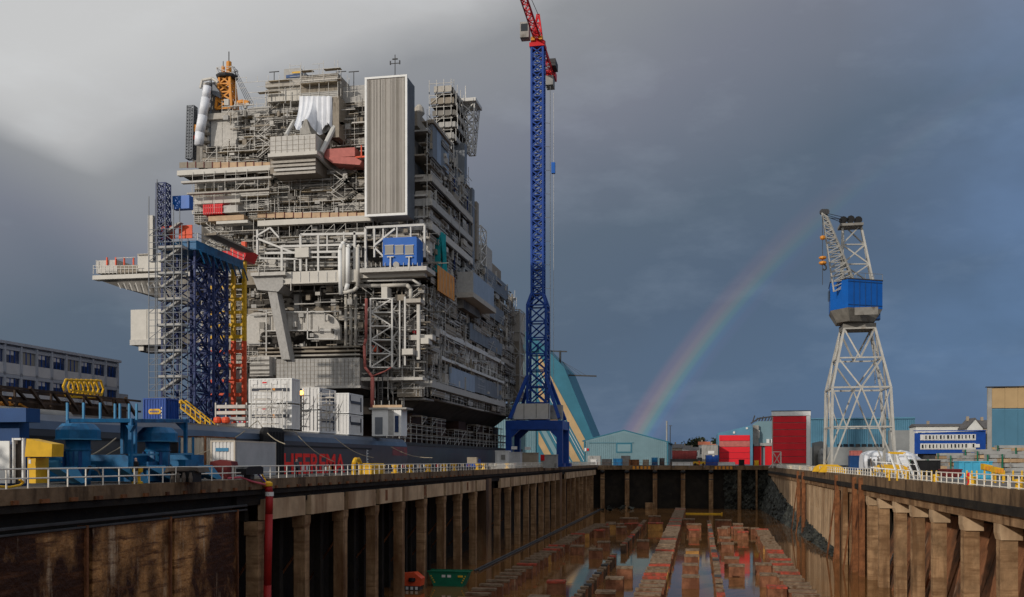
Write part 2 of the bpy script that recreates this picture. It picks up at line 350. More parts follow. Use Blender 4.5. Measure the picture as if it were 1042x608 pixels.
for k in range(27):
    Ye = 78.6+10.3*k
    if 171 < Ye < 177 or 262 < Ye < 270:
        cube('pier', WL, (XL-1.9, Ye-3.2, -16.1), (XL-.02, Ye+1.2, -1.6), 'concrete_wet'); continue
    xo = R.uniform(-.08,.08)
    pc_ = cube('column', WL, (XL-1.2+xo, Ye-1.15, -16.1), (XL-.1+xo, Ye, -4.55), 'concrete_tan')
    c = MB(); x0, x1, y0, y1 = XL-1.3+xo, XL-.03+xo, Ye-1.3, Ye+.15
    c.prism([(x0,y0,-3.62),(x1,y0,-3.62),(x1,y0,-4.3),(x1-.1,y0,-4.75),(x0,y0,-4.75)], (0, y1-y0, 0)); under(c.build('capital', 'concrete_tan', WL), pc_)
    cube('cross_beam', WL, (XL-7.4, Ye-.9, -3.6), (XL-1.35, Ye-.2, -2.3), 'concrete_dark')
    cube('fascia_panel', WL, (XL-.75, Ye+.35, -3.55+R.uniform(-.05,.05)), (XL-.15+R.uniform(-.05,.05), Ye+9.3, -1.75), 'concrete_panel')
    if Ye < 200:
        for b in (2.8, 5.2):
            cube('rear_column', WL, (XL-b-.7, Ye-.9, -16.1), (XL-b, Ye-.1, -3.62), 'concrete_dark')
        for r in range(3):                                   # tie rods and brackets in the shade
            MB().tube((XL-1, Ye-.3, -8+R.uniform(-2,2)), (XL-7, Ye+2, -14), .12, 5).build('strut', 'rust_steel', WL) if r == 0 else None
cube('long_beam', WL, (XL-1.6, 74.6, -1.75), (XL-.55, YE-.1, -1.32), 'concrete_wet')
for Yb in (116, 133, 158, 171): cube('wall_stain_panel', WL, (XL-.14, Yb-4, -3.2), (XL-.11, Yb-3.1, -1.9), 'rust_steel')
# --- right dock wall
q = MB(); q.box((XR+5, 3, -16.2), (XR+7, YE, -1.2)); q.box((XR+.6, 3, -2.6), (XR+5, YE, -1.2))
q.prism([(XR+1.6, 3, -16.2), (XR+5.2, 3, -16.2), (XR+5.2, 3, -5)], (0, 152, 0))
WR = q.build('dock_wall_right', 'concrete_dark', kind='structure')
q = MB()
for i in range(40):
    y = 4+i*3.8
    if y < 150: q.prism([(XR+1.5, y, -16), (XR+5.1, y, -4.6), (XR+5.1, y, -5.6), (XR+1.7, y, -16)], (0, 3.5+R.uniform(-.4,.2), 0))
q.build('slope_slabs', 'slab_rust', WR, kind='stuff')
Y = 3.
while Y < YE-1:
    Y2 = min(Y+12, YE); cube('coping_block', WR, (XR, Y+.02, -2.0), (XR+.4, Y2-.02, -.68+R.uniform(-.01,.015)), 'coping')
    cube('ledge', WR, (XR-.25, Y, -2.75), (XR+.5, Y2, -2.01), 'concrete_dark')
    cube('long_beam', WR, (XR+.1, Y+.03, -3.62), (XR+1.3, Y2-.03, -2.76), 'concrete_tan'); Y = Y2
for Ye in (46, 57, 67.5, 78, 88, 99.3, 111.5, 121.7, 131.8, 143, 152):
    w = R.uniform(1.05, 1.35)
    pc_ = cube('column', WR, (XR+.15, Ye-w, -16.1), (XR+1.5, Ye, -4.9), 'concrete_tan')
    c = MB(); y0, y1 = Ye-w-.25, Ye+.25
    c.prism([(XR+.02,y0,-3.63),(XR+1.8,y0,-3.63),(XR+1.8,y0,-4.95),(XR+.15,y0,-4.95),(XR+.02,y0,-4.4)], (0, y1-y0, 0)); under(c.build('capital', 'concrete_panel', WR), pc_)
    b = MB().prism([(XR+1.76,Ye-.9,-16),(XR+5,Ye-.9,-7),(XR+5,Ye-.9,-8.2),(XR+1.76,Ye-.9,-16.2)], (0,.5,0)); b.build('buttress', 'slab_rust', WR)
    for k in range(3):
        zb = -16+R.uniform(0,3); yb = Ye+R.uniform(1,7)
        MB().tube((XR+1.2, yb, -16), (XR+2.6, yb+R.uniform(-3,3), zb+2.5), .16, 5).build('debris_beam', R.choice(['rust_steel','block','slab_rust','stone_grey']), WR)
# far half of the right wall: panels over rock, steel piles
ys = [156, 164, 172.5, 182, 192, 202, 212, 222, 232, 243, 254, 265, 276, 287, 298, 309, 320, 331, 342, 352]
for a, b in zip(ys, ys[1:]):
    cube('wall_panel', WR, (XR+.55, a+.25, -16), (XR+1.2, b-.25, -3.64), 'concrete_panel' if a > 172 else 'concrete_tan')
    for k in (1, 2): cube('panel_joint', WR, (XR+.5, a+(b-a)*k/3-.08, -8.4), (XR+.549, a+(b-a)*k/3+.08, -3.7), 'concrete_tan')
def rockface(name, pts0, pts1, nu, nv, amp, parent, flat=True):
    """uneven rock sheet between a bottom line and a top line"""
    q = MB(); vs = []
    for j in range(nv+1):
        for i in range(nu+1):
            a = Vector(pts0[0]).lerp(Vector(pts0[1]), i/nu); b = Vector(pts1[0]).lerp(Vector(pts1[1]), i/nu); p = a.lerp(b, j/nv)
            vs.append(p+Vector((R.uniform(-amp,amp), R.uniform(-amp,amp), R.uniform(-amp,amp)*.6)))
    fs = [(j*(nu+1)+i, j*(nu+1)+i+1, (j+1)*(nu+1)+i+1, (j+1)*(nu+1)+i) for j in range(nv) for i in range(nu)]
    q.add(vs, fs); return q.build(name, 'rock', parent)
rockface('rock_face', ((XR-.6, 186, -16.3), (XR-1.4, 290, -16.3)), ((XR+.6, 186, -14.6), (XR+.6, 290, -9.8)), 70, 10, .4, WR)
rockface('rock_face', ((XR-1.4, 290, -16.3), (XR-2.6, YE, -16.3)), ((XR+.6, 290, -9.8), (XR+.5, YE, -3.8)), 50, 14, .5, WR)
for px, w in ((812, 1.1), (817, 1.5), (851, .8), (858, 2.2), (869, 1.2), (876, .9)):
    p = atX(px, 469, XR-.15); cube('steel_pile', WR, (XR-.5, p.y-w, -16.1), (XR+.3, p.y, -1.0 if w < 2 else -2.9), 'rust_steel' if w != 2.2 else 'concrete_tan')
    MB().tube((XR-.45, p.y-.3, -5), (XR-1.6, p.y+1.5, -16), .18, 4).build('pile_brace', 'rust_steel', WR)
# --- far end wall
q = MB(); q.box((XL-8, YE+3, -16.2), (XR+5, YE+5, -.9)); q.box((XL-8, YE+.7, -1.7), (XR+5, YE+3, -.9))
WF = q.build('dock_wall_far', 'concrete_dark', kind='structure')
for i in range(11):
    a = XL+i*5.52; cube('coping_block', WF, (a+.03, YE, -1.7), (a+5.5, YE+.68, -.17), 'coping')
for px in (613, 638, 666.5, 695, 723.5, 752.5, 770):
    x = atY(px, 469, YE).x; w = .75 if px < 745 else (.6 if px < 760 else .3)
    pc_ = cube('column', WF, (x-w, YE+.1, -16.1), (x+w, YE+1.5, -1.72), 'concrete_tan')
    if w > .7:
        under(cube('collar', WF, (x-w-.08, YE+.02, -5.3), (x+w+.08, YE+1.55, -5.0), 'dark_grey'), pc_)
        MB().lathe((x, YE-.35, -3.2), [(.35,0),(.8,.25),(.95,.7),(.8,1.1),(.35,1.35)], 10).build('fender', 'black', WF, smooth=True)
for p0 in (645, 728.5):
    for k in range(5): 
        x = atY(p0+k*3.9, 469, YE).x; cube('marker_plate', WF, (x-.42, YE-.05, -1.5), (x+.42, YE-.005, -.45), 'orange' if True else 'cream')
rockface('rock_face', ((atY(737,0,YE).x, YE+1.9, -16.3), (XR+2, YE+.8, -16.3)), ((atY(737,0,YE).x, YE+2.6, -1.6), (XR+2, YE+1.6, -1.6)), 40, 22, .5, WF)
cube('concrete_lump', WF, (atY(657,0,YE).x, YE-3, -16.1), (atY(664.5,0,YE).x, YE-1, -13.6), 'concrete_tan')
# rubble at the far left corner, kerb rail along the left floor
q = MB()
for i in range(26):
    x = XL+4+R.uniform(-2.5,9); y = YE-8+R.uniform(-14,5); s = R.uniform(.4,1.5)
    c = Vector((x, y, ZW-.1)); q.add([c+Vector((R.uniform(-s,s), R.uniform(-s,s), R.choice([-.1, s*R.uniform(.5,1.1)]))) for _ in range(6)], [(0,1,2),(0,2,3),(3,4,5),(0,1,5),(1,2,4),(2,3,5),(0,4,5),(1,3,4)])
q.build('rubble', 'rock', kind='stuff', label='low heap of dark broken rock in the far left dock corner', cat='rubble')
q = MB()
for dx, r in ((2.0, .16), (2.7, .12)): q.tube((XL+dx, 150, ZW+.18), (XL+dx, 352, ZW+.18), r, 5)
q.build('floor_pipe', 'dark_grey', label='dark pipes running along the foot of the left dock wall', cat='pipe')
# ------------------------------------------------------------------ keel blocks
KB = {}
def blk_mesh(mat_base, mat_cap, w, dY, h):
    key = (mat_base, mat_cap, w, dY, h)
    if key not in KB:
        def mk(fn, mat):
            q = MB(); fn(q); me = bpy.data.meshes.new('block'); me.from_pydata(q.v, [], q.f); me.materials.append(MATS[mat]); return me
        def base(q):
            q.add([(-w/2,-dY/2,-.3),(w/2,-dY/2,-.3),(w/2,dY/2,-.3),(-w/2,dY/2,-.3),(-w/2*.94,-dY/2*.9,h*.84),(w/2*.94,-dY/2*.9,h*.84),(w/2*.94,dY/2*.9,h*.84),(-w/2*.94,dY/2*.9,h*.84)],
                  [(0,1,5,4),(1,2,6,5),(2,3,7,6),(3,0,4,7),(4,5,6,7)])
        def cap(q):
            for i in range(3): q.box((-w/2, -dY/2+i*dY/3+.02, h*.84), (w/2, -dY/2+(i+1)*dY/3-.02, h-(.04 if i == 1 else 0)))
        KB[key] = (mk(base, mat_base), mk(cap, mat_cap))
    return KB[key]
def keel(X, Y, w, dY, h, label, group, rz=0.):
    capm = R.choice(['timber']*4+['timber_red'])
    bm_ = R.choice(['block']*19+['block_yellow']); label = ('red-capped ' if capm == 'timber_red' else '')+('ochre-sided ' if bm_ == 'block_yellow' else '')+label.replace('timber-topped ', '' if capm == 'timber_red' else 'timber-topped ')
    mb, mc = blk_mesh(bm_, capm, round(w,1), round(dY,1), round(h,1))
    o = thing('keel_block', label, 'keel block', (X, Y, ZW), group); o.rotation_euler = (0, 0, rz)
    link(bpy.data.objects.new('base', mb), o); link(bpy.data.objects.new('timber_cap', mc), o)
def zy(py, X, h): return YofD(1000*(ZC-ZW-h)/(py-469), X)
Y = 72.
while Y < 332:
    keel(-5.9+R.uniform(-.12,.12), Y, 3.2, 1.2 if Y < 190 else 2.4, 1.8, 'timber-topped keel block in the long central row up the dock floor', 'keel blocks of the central row', R.uniform(-.03,.03))
    Y += 4.1 if Y < 200 else 3.7
Y = 84.
while Y < 244:
    keel(-25.7+R.uniform(-.2,.2)+(max(0,Y-200)*.04), Y, 3.0, 1.1, 1.8, 'timber-topped keel block in the long row near the left dock wall', 'keel blocks of the left row', R.uniform(-.04,.04)); Y += 4.2
for i in range(5): keel(-23.2+i*1.9, 246+i*1.2, 1.8, 2.0, 1.6, 'keel block in the short cross row ending the left row', 'keel blocks of the left cross row')
Y = 84.
while Y < 236:
    keel(12.2+max(0,Y-140)*.022+R.uniform(-.15,.15), Y, 3.2 if Y < 165 else 2.8, 1.2, 1.8, 'timber-topped keel block in the long row near the right dock wall', 'keel blocks of the right row', R.uniform(-.04,.04)); Y += 3.9
for i in range(4): keel(13.0-i*2.2, 238+i*1.5, 2.0, 1.9, 1.6, 'keel block in the short cross row ending the right row', 'keel blocks of the right cross row')
singles = [(706,533,15),(706.5,545,16),(706,560,18),(736,529,16),(738.5,545,15),(743,560,18),(746,569,19),(750,585,23),(768.5,562,17),
           (640,527,18),(666,525,12),(667,532,15),(626,542,14),(656,543,14),(646,559,17),(609,558,19),(586,556,16),(602,564,17),(586,579,19),(701,528,12),(754,606,26),(588,602,22),(700,590,0),(628,600,0)]
for px, py, w in singles:
    if not w or py > 535: continue
    d = 1000*(ZC-ZW-2.)/(py-469); p = atD(px, py, d)
    keel(p.x, p.y, w*d/1000, 2.4, 2.0, 'squat stand-alone keel block standing in the shallow water between the rows', 'scattered single keel blocks', R.uniform(-.05,.05))
PM = None
def shore(X, Y, label, group):
    o = thing('shore_post', label, 'post', (X, Y, ZW), group); h = 1.5+R.uniform(-.1,.15); w = .42
    cube('post', o, (X-w, Y-.4, ZW-.3), (X+w, Y+.4, ZW+h), R.choice(['block','brown_steel','block','rust_steel']))
    cube('cap', o, (X-w-.06, Y-.46, ZW+h), (X+w+.06, Y+.46, ZW+h+.28), R.choice(['dark_grey','timber','timber','timber_red']))
Y = 80.
while Y < 262: shore(2.6+R.uniform(-.05,.05), Y, 'short capped shore post in the narrow row right of the central keel blocks', 'shore posts of the right narrow row'); Y += 3.3
Y = 82.
while Y < 262:
    if not 165 < Y < 182: shore(-13.9+R.uniform(-.05,.05), Y, 'short capped shore post in the narrow row left of the central keel blocks', 'shore posts of the left narrow row')
    Y += 3.3
for X_, Y0_ in ((-10.8,118), (-18,112), (-1,98), (5.5,86), (9.4,112), (-21.8,150)):   # looser rows between the long ones
    Y = Y0_
    while Y < 255:
        if R.random() < .42: keel(X_+R.uniform(-.3,.3), Y, 2.4, 2.0, 1.8, 'squat stand-alone keel block standing in the shallow water between the rows', 'scattered single keel blocks', R.uniform(-.05,.05))
        Y += R.uniform(11,16)
# yellow floating beam near the far end, green skip and red machine on the floor at left
p = atD(716, 522, 320); q = MB().box((p.x-7, p.y-.3, ZW-.05), (p.x+6, p.y+.3, ZW+.35)); q.box((p.x-7.2, p.y-.5, ZW-.05), (p.x-6.8, p.y+.5, ZW+.6)).box((p.x+5.6, p.y-.5, ZW-.05), (p.x+6, p.y+.5, ZW+.6))
q.build('spreader_beam', 'yellow', label='long yellow spreader beam lying in the water at the far dock end', cat='beam')
d = 1000*(ZC-ZW)/(597-469); a = atD(456, 597, d)
o = thing('skip', 'dark green waste skip on the dock floor by the left columns', 'skip', (a.x, a.y, ZW))
q = MB(); w0, w1, h, dp = 2.1, 2.9, 2.0, 2.0
q.prism([(a.x-w0,a.y,ZW),(a.x+w0,a.y,ZW),(a.x+w1,a.y,ZW+h),(a.x-w1,a.y,ZW+h)], (0, dp, 0)); q.build('tub', 'green_skip', o)
q = MB(); q.box((a.x-w1-.12,a.y-.12,ZW+h-.02),(a.x+w1+.12,a.y+.08,ZW+h+.14)); q.box((a.x-w1-.12,a.y+dp-.08,ZW+h-.02),(a.x+w1+.12,a.y+dp+.1,ZW+h+.14)); q.build('rim', 'green_skip', o)
for s in (-1, 1):
    for k in range(4): cube('hazard_mark', o, (a.x+s*(1.95+k*.16)-.09, a.y-.05, ZW+.5+k*.28), (a.x+s*(1.95+k*.16)+.09, a.y-.01, ZW+.66+k*.28), 'yellow')
for dx in (-.9, -.1): cube('plate', o, (a.x+dx, a.y-.05, ZW+1.25), (a.x+dx+.5, a.y-.01, ZW+1.6), 'box_white')
cube('lifting_lug', o, (a.x+1.4, a.y-.1, ZW+1.3), (a.x+2.1, a.y-.02, ZW+1.55), 'yellow')
a = atD(417, 601, 1000*(ZC-ZW)/(601-469))
o = thing('compressor_unit', 'red towable machine under the deck beside the green skip', 'machine', (a.x, a.y, ZW))
q = MB().prism([(a.x-1.5,a.y,ZW+.6),(a.x+1.5,a.y,ZW+.6),(a.x+1.6,a.y,ZW+1.6),(a.x+.6,a.y,ZW+2.4),(a.x-1.2,a.y,ZW+2.2),(a.x-1.6,a.y,ZW+1.4)], (0,1.8,0)); q.build('hood', 'orange_red', o)
cube('chassis', o, (a.x-1.3, a.y+.05, ZW), (a.x+1.3, a.y+1.7, ZW+.58), 'dark_grey')
for k in range(4): cube('checker_plate', o, (a.x-1.2+k*.65, a.y-.05, ZW+.1), (a.x-.85+k*.65, a.y-.01, ZW+.5), 'box_white')
MB().lathe((a.x+.3,a.y-.02,ZW+1.2), [(.45,0),(.5,.1),(.45,.5)], 10).build('grille', 'black', o)
# ------------------------------------------------------------------ the platform
YF = 174.
PF = thing('offshore_platform', 'huge grey offshore platform topside wrapped in scaffolding beside the dock', 'platform', (-74, 222, 12.))
def fb(name, x0, y0, x1, y1, off, dep, mat, par=None, kind=None):
    Yv = YF+off; a = atY(x0, y1, Yv); b = atY(x1, y0, Yv); m0 = atY((x0+x1)/2, y1, Yv).z; m1 = atY((x0+x1)/2, y0, Yv).z
    return cube(name, par or PF, (a.x, Yv, m0), (b.x, Yv+dep, m1), mat, kind)
def fp(px, py, off=0.): return atY(px, py, YF+off)
XS = -50.
def sb(name, Y0, Y1, z0, z1, X, dep, mat, kind=None): return cube(name, PF, (X-dep, Y0, z0), (X, Y1, z1), mat, kind)
# core masses
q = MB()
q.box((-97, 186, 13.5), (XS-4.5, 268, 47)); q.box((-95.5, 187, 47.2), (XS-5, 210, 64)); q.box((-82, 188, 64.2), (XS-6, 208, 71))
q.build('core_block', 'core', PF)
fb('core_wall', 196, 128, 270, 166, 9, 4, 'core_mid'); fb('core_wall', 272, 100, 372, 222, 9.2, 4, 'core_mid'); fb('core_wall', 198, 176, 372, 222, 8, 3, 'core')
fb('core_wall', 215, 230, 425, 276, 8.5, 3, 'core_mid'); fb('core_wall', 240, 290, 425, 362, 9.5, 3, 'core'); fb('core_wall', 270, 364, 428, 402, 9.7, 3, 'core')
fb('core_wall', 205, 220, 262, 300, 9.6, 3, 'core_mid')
SC = MB(); BD = MB()                                          # all scaffold tubes / boards of the front
MESH = ['mesh_beige']*4+['mesh_grey']*4+['mesh_brown']*3+['mesh_pale']*3
rows = 0
def front_zone(x0, y0, x1, y1, off, p=.7, lift=2.1, bay=2.5, dark=.3, big=False, mats=MESH, eq=.35):
    """scaffold lifts with guard panels, planks, tubes and bits of plant behind, on the front"""
    a = fp(x0, y1, off); b = fp(x1, y0, off); zt = fp((x0+x1)/2, y0, off).z; zb = fp((x0+x1)/2, y1, off).z; Yv = YF+off
    n = max(1, int((zt-zb)/lift)); m = max(1, int((b.x-a.x)/bay)); bx = (b.x-a.x)/m
    for k in range(n):
        z = zb+k*(zt-zb)/n; x = a.x; jit = R.uniform(-.15,.15)
        while x < b.x-.5:
            w = min(R.choice([3.5,5,7.5,10,14]), b.x-x); o2 = R.choice([0, -.35, -.35, -.9, .8])
            if R.random() < p+.12:
                h = R.choice([.8, 1., 1.05, 1.2, 1.6]); cube('guard_panel', PF, (x+.04, Yv+o2, z+.12+jit), (x+w-.04, Yv+o2+.07, z+h+jit), R.choice(mats))
            if R.random() < .85: BD.box((x+.03, Yv+o2+.09, z-.06+jit), (x+w-.03, Yv+o2+1.5, z+.06+jit))
            for e in (.1, .45, .8, 1.15): SC.tube((x, Yv+o2-.07, z+e+jit), (x+w, Yv+o2-.07, z+e+jit), .05)
            x += w
        x = a.x
        while x < b.x-2:
            w = R.uniform(1.2, 4.5)
            if R.random() < eq and x+w < b.x:
                cube('equipment_box', PF, (x, Yv+R.uniform(2.2,4), z+R.uniform(-.2,.5)), (x+w, Yv+R.uniform(5,7), z+lift*R.uniform(.5,.95)), R.choice(['core_mid','core_mid','grey_steel','mesh_brown','mesh_grey']))
            x += w+.3
    for i in range(m+1):
        x = a.x+i*bx
        for yy in (-.12, 1.45): SC.tube((x, Yv+yy, zb-.3), (x, Yv+yy, zt+R.uniform(.2,1.3)), .055)
        SC.tube((x+bx*.5, Yv-.1, zb-.3), (x+bx*.5, Yv-.1, zt+R.uniform(-2,.6)), .04)
        if i < m and R.random() < .5:
            k = R.randrange(n); z = zb+k*(zt-zb)/n; SC.tube((x, Yv-.14, z), (x+bx, Yv-.14, z+(zt-zb)/n), .045)
front_zone(226, 106, 274, 168, 3, .6)
front_zone(272, 102, 306, 138, 2.5, .6)
front_zone(306, 70, 344, 100, -1.5, .85, mats=['mesh_beige','mesh_brown','mesh_grey'])
front_zone(337, 86, 374, 150, 3, .65)
front_zone(196, 177, 276, 214, 1, .62, dark=.5)
front_zone(274, 168, 374, 218, 2, .6, dark=.5)
front_zone(198, 206, 276, 226, 0, .5)
front_zone(272, 229, 374, 244, 1.5, .8)
front_zone(215, 226, 272, 282, 2, .6)
front_zone(240, 352, 365, 366, 3, .6)
front_zone(340, 290, 372, 362, 5, .35)
front_zone(205, 152, 236, 168, 1, .7)
front_zone(375, 222, 428, 243, 2.5, .6)
front_zone(205, 300, 250, 372, 8, .5)
front_zone(398, 365, 432, 396, 3, .5)
def skin(x0, y0, x1, y1, off, bay=2.2, lift=2., miss=.30):
    a = fp(x0, y1, off); b = fp(x1, y0, off); zb, zt = fp((x0+x1)/2, y1, off).z, fp((x0+x1)/2, y0, off).z; Yv = YF+off
    x = a.x
    while x < b.x:
        z = zb
        while z < zt:
            if R.random() > miss: SC.tube((x,Yv,z),(x,Yv,min(zt+.6,z+lift)),.05)
            if R.random() > miss: SC.tube((x,Yv-.05,z),(min(b.x,x+bay),Yv-.05,z),.05)
            if R.random() > miss+.25: SC.tube((x,Yv-.05,z+1),(min(b.x,x+bay),Yv-.05,z+1),.04)
            if R.random() < .10: SC.tube((x,Yv-.05,z),(min(b.x,x+bay),Yv-.05,z+lift),.045)
            if R.random() < .22: BD.box((x,Yv+.05,z-.06),(min(b.x,x+bay),Yv+1.0,z+.05))
            z += lift
        x += bay
for a_ in ((226,104,274,150,.5),(240,80,306,104,.3),(338,84,373,148,.8),(196,176,274,216,-2.6),(272,178,372,216,-.5),(272,229,372,240,-2.2),(214,226,270,300,-1.5),(240,345,266,380,-3.5),(340,296,372,364,2),(398,300,432,400,-1),(205,300,248,390,3),(210,150,262,165,-.5),(295,66,346,82,-2)): skin(*a_)
# decks, beams and cladding the photo singles out
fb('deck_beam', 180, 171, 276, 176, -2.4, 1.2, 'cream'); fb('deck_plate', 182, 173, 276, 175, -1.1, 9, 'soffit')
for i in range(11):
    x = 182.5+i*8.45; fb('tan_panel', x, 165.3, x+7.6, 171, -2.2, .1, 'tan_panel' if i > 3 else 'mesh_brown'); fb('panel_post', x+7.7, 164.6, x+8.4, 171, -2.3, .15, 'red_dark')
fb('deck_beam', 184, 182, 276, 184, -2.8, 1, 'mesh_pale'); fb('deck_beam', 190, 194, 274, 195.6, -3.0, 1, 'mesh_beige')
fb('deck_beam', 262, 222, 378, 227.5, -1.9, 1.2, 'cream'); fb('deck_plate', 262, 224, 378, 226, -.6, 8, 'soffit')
for i in range(12):
    x = 262+i*9.2; fb('tan_panel', x, 216.5, x+8.4, 221.8, -1.6, .1, 'tan_panel'); fb('panel_post', x+8.5, 216, x+9.1, 221.8, -1.7, .15, 'red_dark')
fb('wall_panel', 211, 121, 226, 149, 2.2, 6, 'mesh_pale'); fb('wall_panel', 226.4, 121, 241, 149, 2.2, 6, 'mesh_pale'); fb('wall_cap', 209, 115, 242, 121, 1.4, 7, 'mesh_beige')
fb('wall_panel', 272, 88, 288, 103, 1.6, 6, 'cream'); fb('wall_panel', 288.5, 88, 305.5, 103, 1.6, 6, 'cream'); fb('wall_cap', 270, 82, 306, 88, 1, 7, 'mesh_beige'); fb('wall_band', 270.5, 91, 305.8, 92, 1.45, .1, 'mesh_brown')
fb('roof_module', 306, 76, 344, 99, -.4, 6, 'mesh_brown'); fb('roof_module', 344, 88, 373, 104, 2, 6, 'mesh_grey')
fb('roof_module', 289, 70, 306, 81, 2, 5, 'mesh_grey'); fb('blue_cover', 291, 76, 305, 79, 1.8, 3, 'blue_cabin'); fb('yellow_strip', 297, 73, 306, 74.5, 1.7, .3, 'yellow')
for x0, y0, x1, y1 in ((236,112,272,120), (240,140,272,150), (340,108,372,128), (340,135,372,150), (200,196,262,206), (262,184,372,200), (262,206,372,214)):
    fb('wall_panel', x0, y0, x1, y1, 5.5+R.random(), 1, R.choice(['core_mid','mesh_grey','mesh_brown']))
# hanging tarp (soft folds)
q = MB(); n = 36; vs = []; fs = []
for j in range(9):
    for i in range(n+1):
        p = fp(304.5+i*33/n, 98+j*4.2*(1+.18*math.sin(i*.35)), -2.0); f = .28*math.sin(i*1.1)+.18*math.sin(i*2.3+1)
        vs.append(p+Vector((0, f*(.4+j*.12)-(.10*j*j*.4 if i < 20 else 0), 0)))
for j in range(8):
    for i in range(n): fs.append((j*(n+1)+i, j*(n+1)+i+1, (j+1)*(n+1)+i+1, (j+1)*(n+1)+i))
q.add(vs, fs); q.build('white_tarp', 'tarp_white', PF, smooth=True)
fb('tarp_scaffold', 337.5, 98, 345, 140, -1.6, 6, 'mesh_brown'); fb('tarp_backing', 305, 99, 337, 136, -1.0, 5, 'mesh_grey')
# cantilever box, pink box, struts
def clad(name, x0, y0, x1, y1, off, dep, mat, nx, ny, rib='mesh_brown'):
    b = fb(name, x0, y0, x1, y1, off, dep, mat); 
    for i in range(nx+1):
        x = x0+(x1-x0)*i/nx; under(fb('panel_joint', x-.12, y0+.3, x+.12, y1-.3, off-.06, .055, rib), b)
    for j in range(1, ny):
        y = y0+(y1-y0)*j/ny; under(fb('panel_joint', x0+.3, y-.1, x1-.3, y+.1, off-.035, .03, rib), b)
    return b
clad('overhang_cladding', 274.5, 138, 321, 157, -5.5, 7, 'mesh_pale', 8, 4); fb('overhang_deck', 272.5, 155, 322.5, 158.5, -6, 9, 'cream')
fb('overhang_lower', 275, 161, 321, 176, -4.6, 7, 'mesh_brown'); 
for y in (163, 167, 171, 175): fb('guard_panel', 275+R.uniform(0,8), y, 321, y+2.4, -5+R.uniform(-.2,.2), .1, R.choice(['mesh_pale','mesh_grey','mesh_beige']))
MB().tube(fp(327,156,-4), fp(341,128,-1), .5, 8).tube(fp(322,157,-5), fp(336,171,1), .45, 8).tube(fp(291,138,-4), fp(299,124,0), .4, 8).build('strut', 'white_steel', PF)
fb('pink_module', 330, 151, 361, 160, -3, 5, 'salmon'); q = MB().prism([fp(330,160,-3.1), fp(361,160,-3.1), fp(368,164,-3.1), fp(366,168,-3.1), fp(338,166,-3.1)], (0,5,0)); q.build('pink_hopper', 'salmon', PF)
fb('pink_rail', 361, 159, 373, 160.5, -2.8, .3, 'orange_red'); fb('pink_rail', 367, 148, 368, 160, -2.8, .3, 'orange_red')
# tall ribbed grey tower box
TB = MB(); a = fp(372.5, 219, -3); b = fp(413.5, 79, -3); x0, x1, z0, z1 = a.x, b.x, fp(390,219,-3).z, fp(390,79,-3).z; y0 = YF-3; y1 = YF+2.2
TB.box((x0, y0, z0), (x1, y1, z1)); tb = TB.build('stair_tower_box', 'taupe', PF)
n = 30
for i in range(n):
    x = x0+.35+(x1-x0-.7)*i/(n-1); wv = R.uniform(.05,.12); under(cube('rib', PF, (x-wv, y0-.09, z0+.35), (x+wv, y0-.002, z1-.35), R.choice(['rib_light','rib_dark','taupe'])), tb)
for i in range(12): yv = y0+.4+i*.4; under(cube('side_rib', PF, (x1+.002, yv-.08, z0+.2), (x1+.08, yv+.08, z1-.2), 'slate'), tb)
q = MB(); e = .16
for xx in (x0, x1): q.box((xx-e*1.2, y0-.2, z0-.1), (xx+e*1.2, y0+.2, z1+.1))
q.box((x0-.2, y0-.22, z0-.22), (x1+.2, y0+.22, z0+.2)); q.box((x0-.2, y0-.22, z1-.2), (x1+.2, y0+.22, z1+.16)); under(q.build('trim', 'white_paint', PF), tb)
cube('tower_side', PF, (x1+.003, y0+.22, z0), (x1+.02, y1, z1), 'slate')
q = MB(); p = fp(402, 78, 0); q.tube(p, p+Vector((0,0,4)), .09); q.tube(p+Vector((-.9,0,2.4)), p+Vector((.9,0,2.4)), .08).tube(p+Vector((-.5,0,3.2)), p+Vector((.5,0,3.2)), .14); 
for dx in (-.9,.9): q.tube(p+Vector((dx,0,2.2)), p+Vector((dx,0,2.9)), .13)
q.build('antenna', 'dark_grey', PF)
for xx in (360, 347, 279):
    q = MB(); p = fp(xx, 84, 2); q.tube(p-Vector((0,0,2)), p+Vector((0,0,2.)), .08); q.tube(p+Vector((-1,0,2)), p+Vector((1,0,2)), .1); q.build('antenna', 'dark_grey', PF)
# orange mast and wrapped column at the top left
p = fp(231, 113, 4); t = fp(231, 79, 4); q = MB(); w = 1.35
q.lattice([p+Vector((-w*1.2,-w,0)), p+Vector((w*1.2,-w,0)), p+Vector((w*1.2,w,0)), p+Vector((-w*1.2,w,0))], [t+Vector((-w*.75,-w*.7,0)), t+Vector((w*.75,-w*.7,0)), t+Vector((w*.75,w*.7,0)), t+Vector((-w*.75,w*.7,0))], 4, .34, .2)
q.build('orange_mast', 'orange', PF)
q = MB().lathe(t, [(1.9,-.3),(2.1,0),(2.1,.25)], 10); q.build('mast_platform', 'dark_grey', PF)
q = MB(); q.lattice([t+Vector((-1.5,-1.2,.3)), t+Vector((1.6,-1.2,.3)), t+Vector((1.6,1.2,.3)), t+Vector((-1.5,1.2,.3))], [t+Vector((-1.6,-1.2,1.6)), t+Vector((1.7,-1.2,1.6)), t+Vector((1.7,1.2,1.6)), t+Vector((-1.6,1.2,1.6))], 1, .06, .05); q.build('mast_rail', 'scaf', PF)
q = MB(); q.tube(t+Vector((.4,0,0)), t+Vector((.4,0,3.0)), .5, 8); q.tube(t+Vector((-.8,0,0)), t+Vector((-.8,0,2.2)), .35, 8); q.build('mast_head', 'orange', PF)
q = MB(); q.tube(t+Vector((.4,0,3)), t+Vector((.4,0,5)), .1); q.tube(t+Vector((-.8,0,2.2)), t+Vector((-.8,0,3.2)), .08)
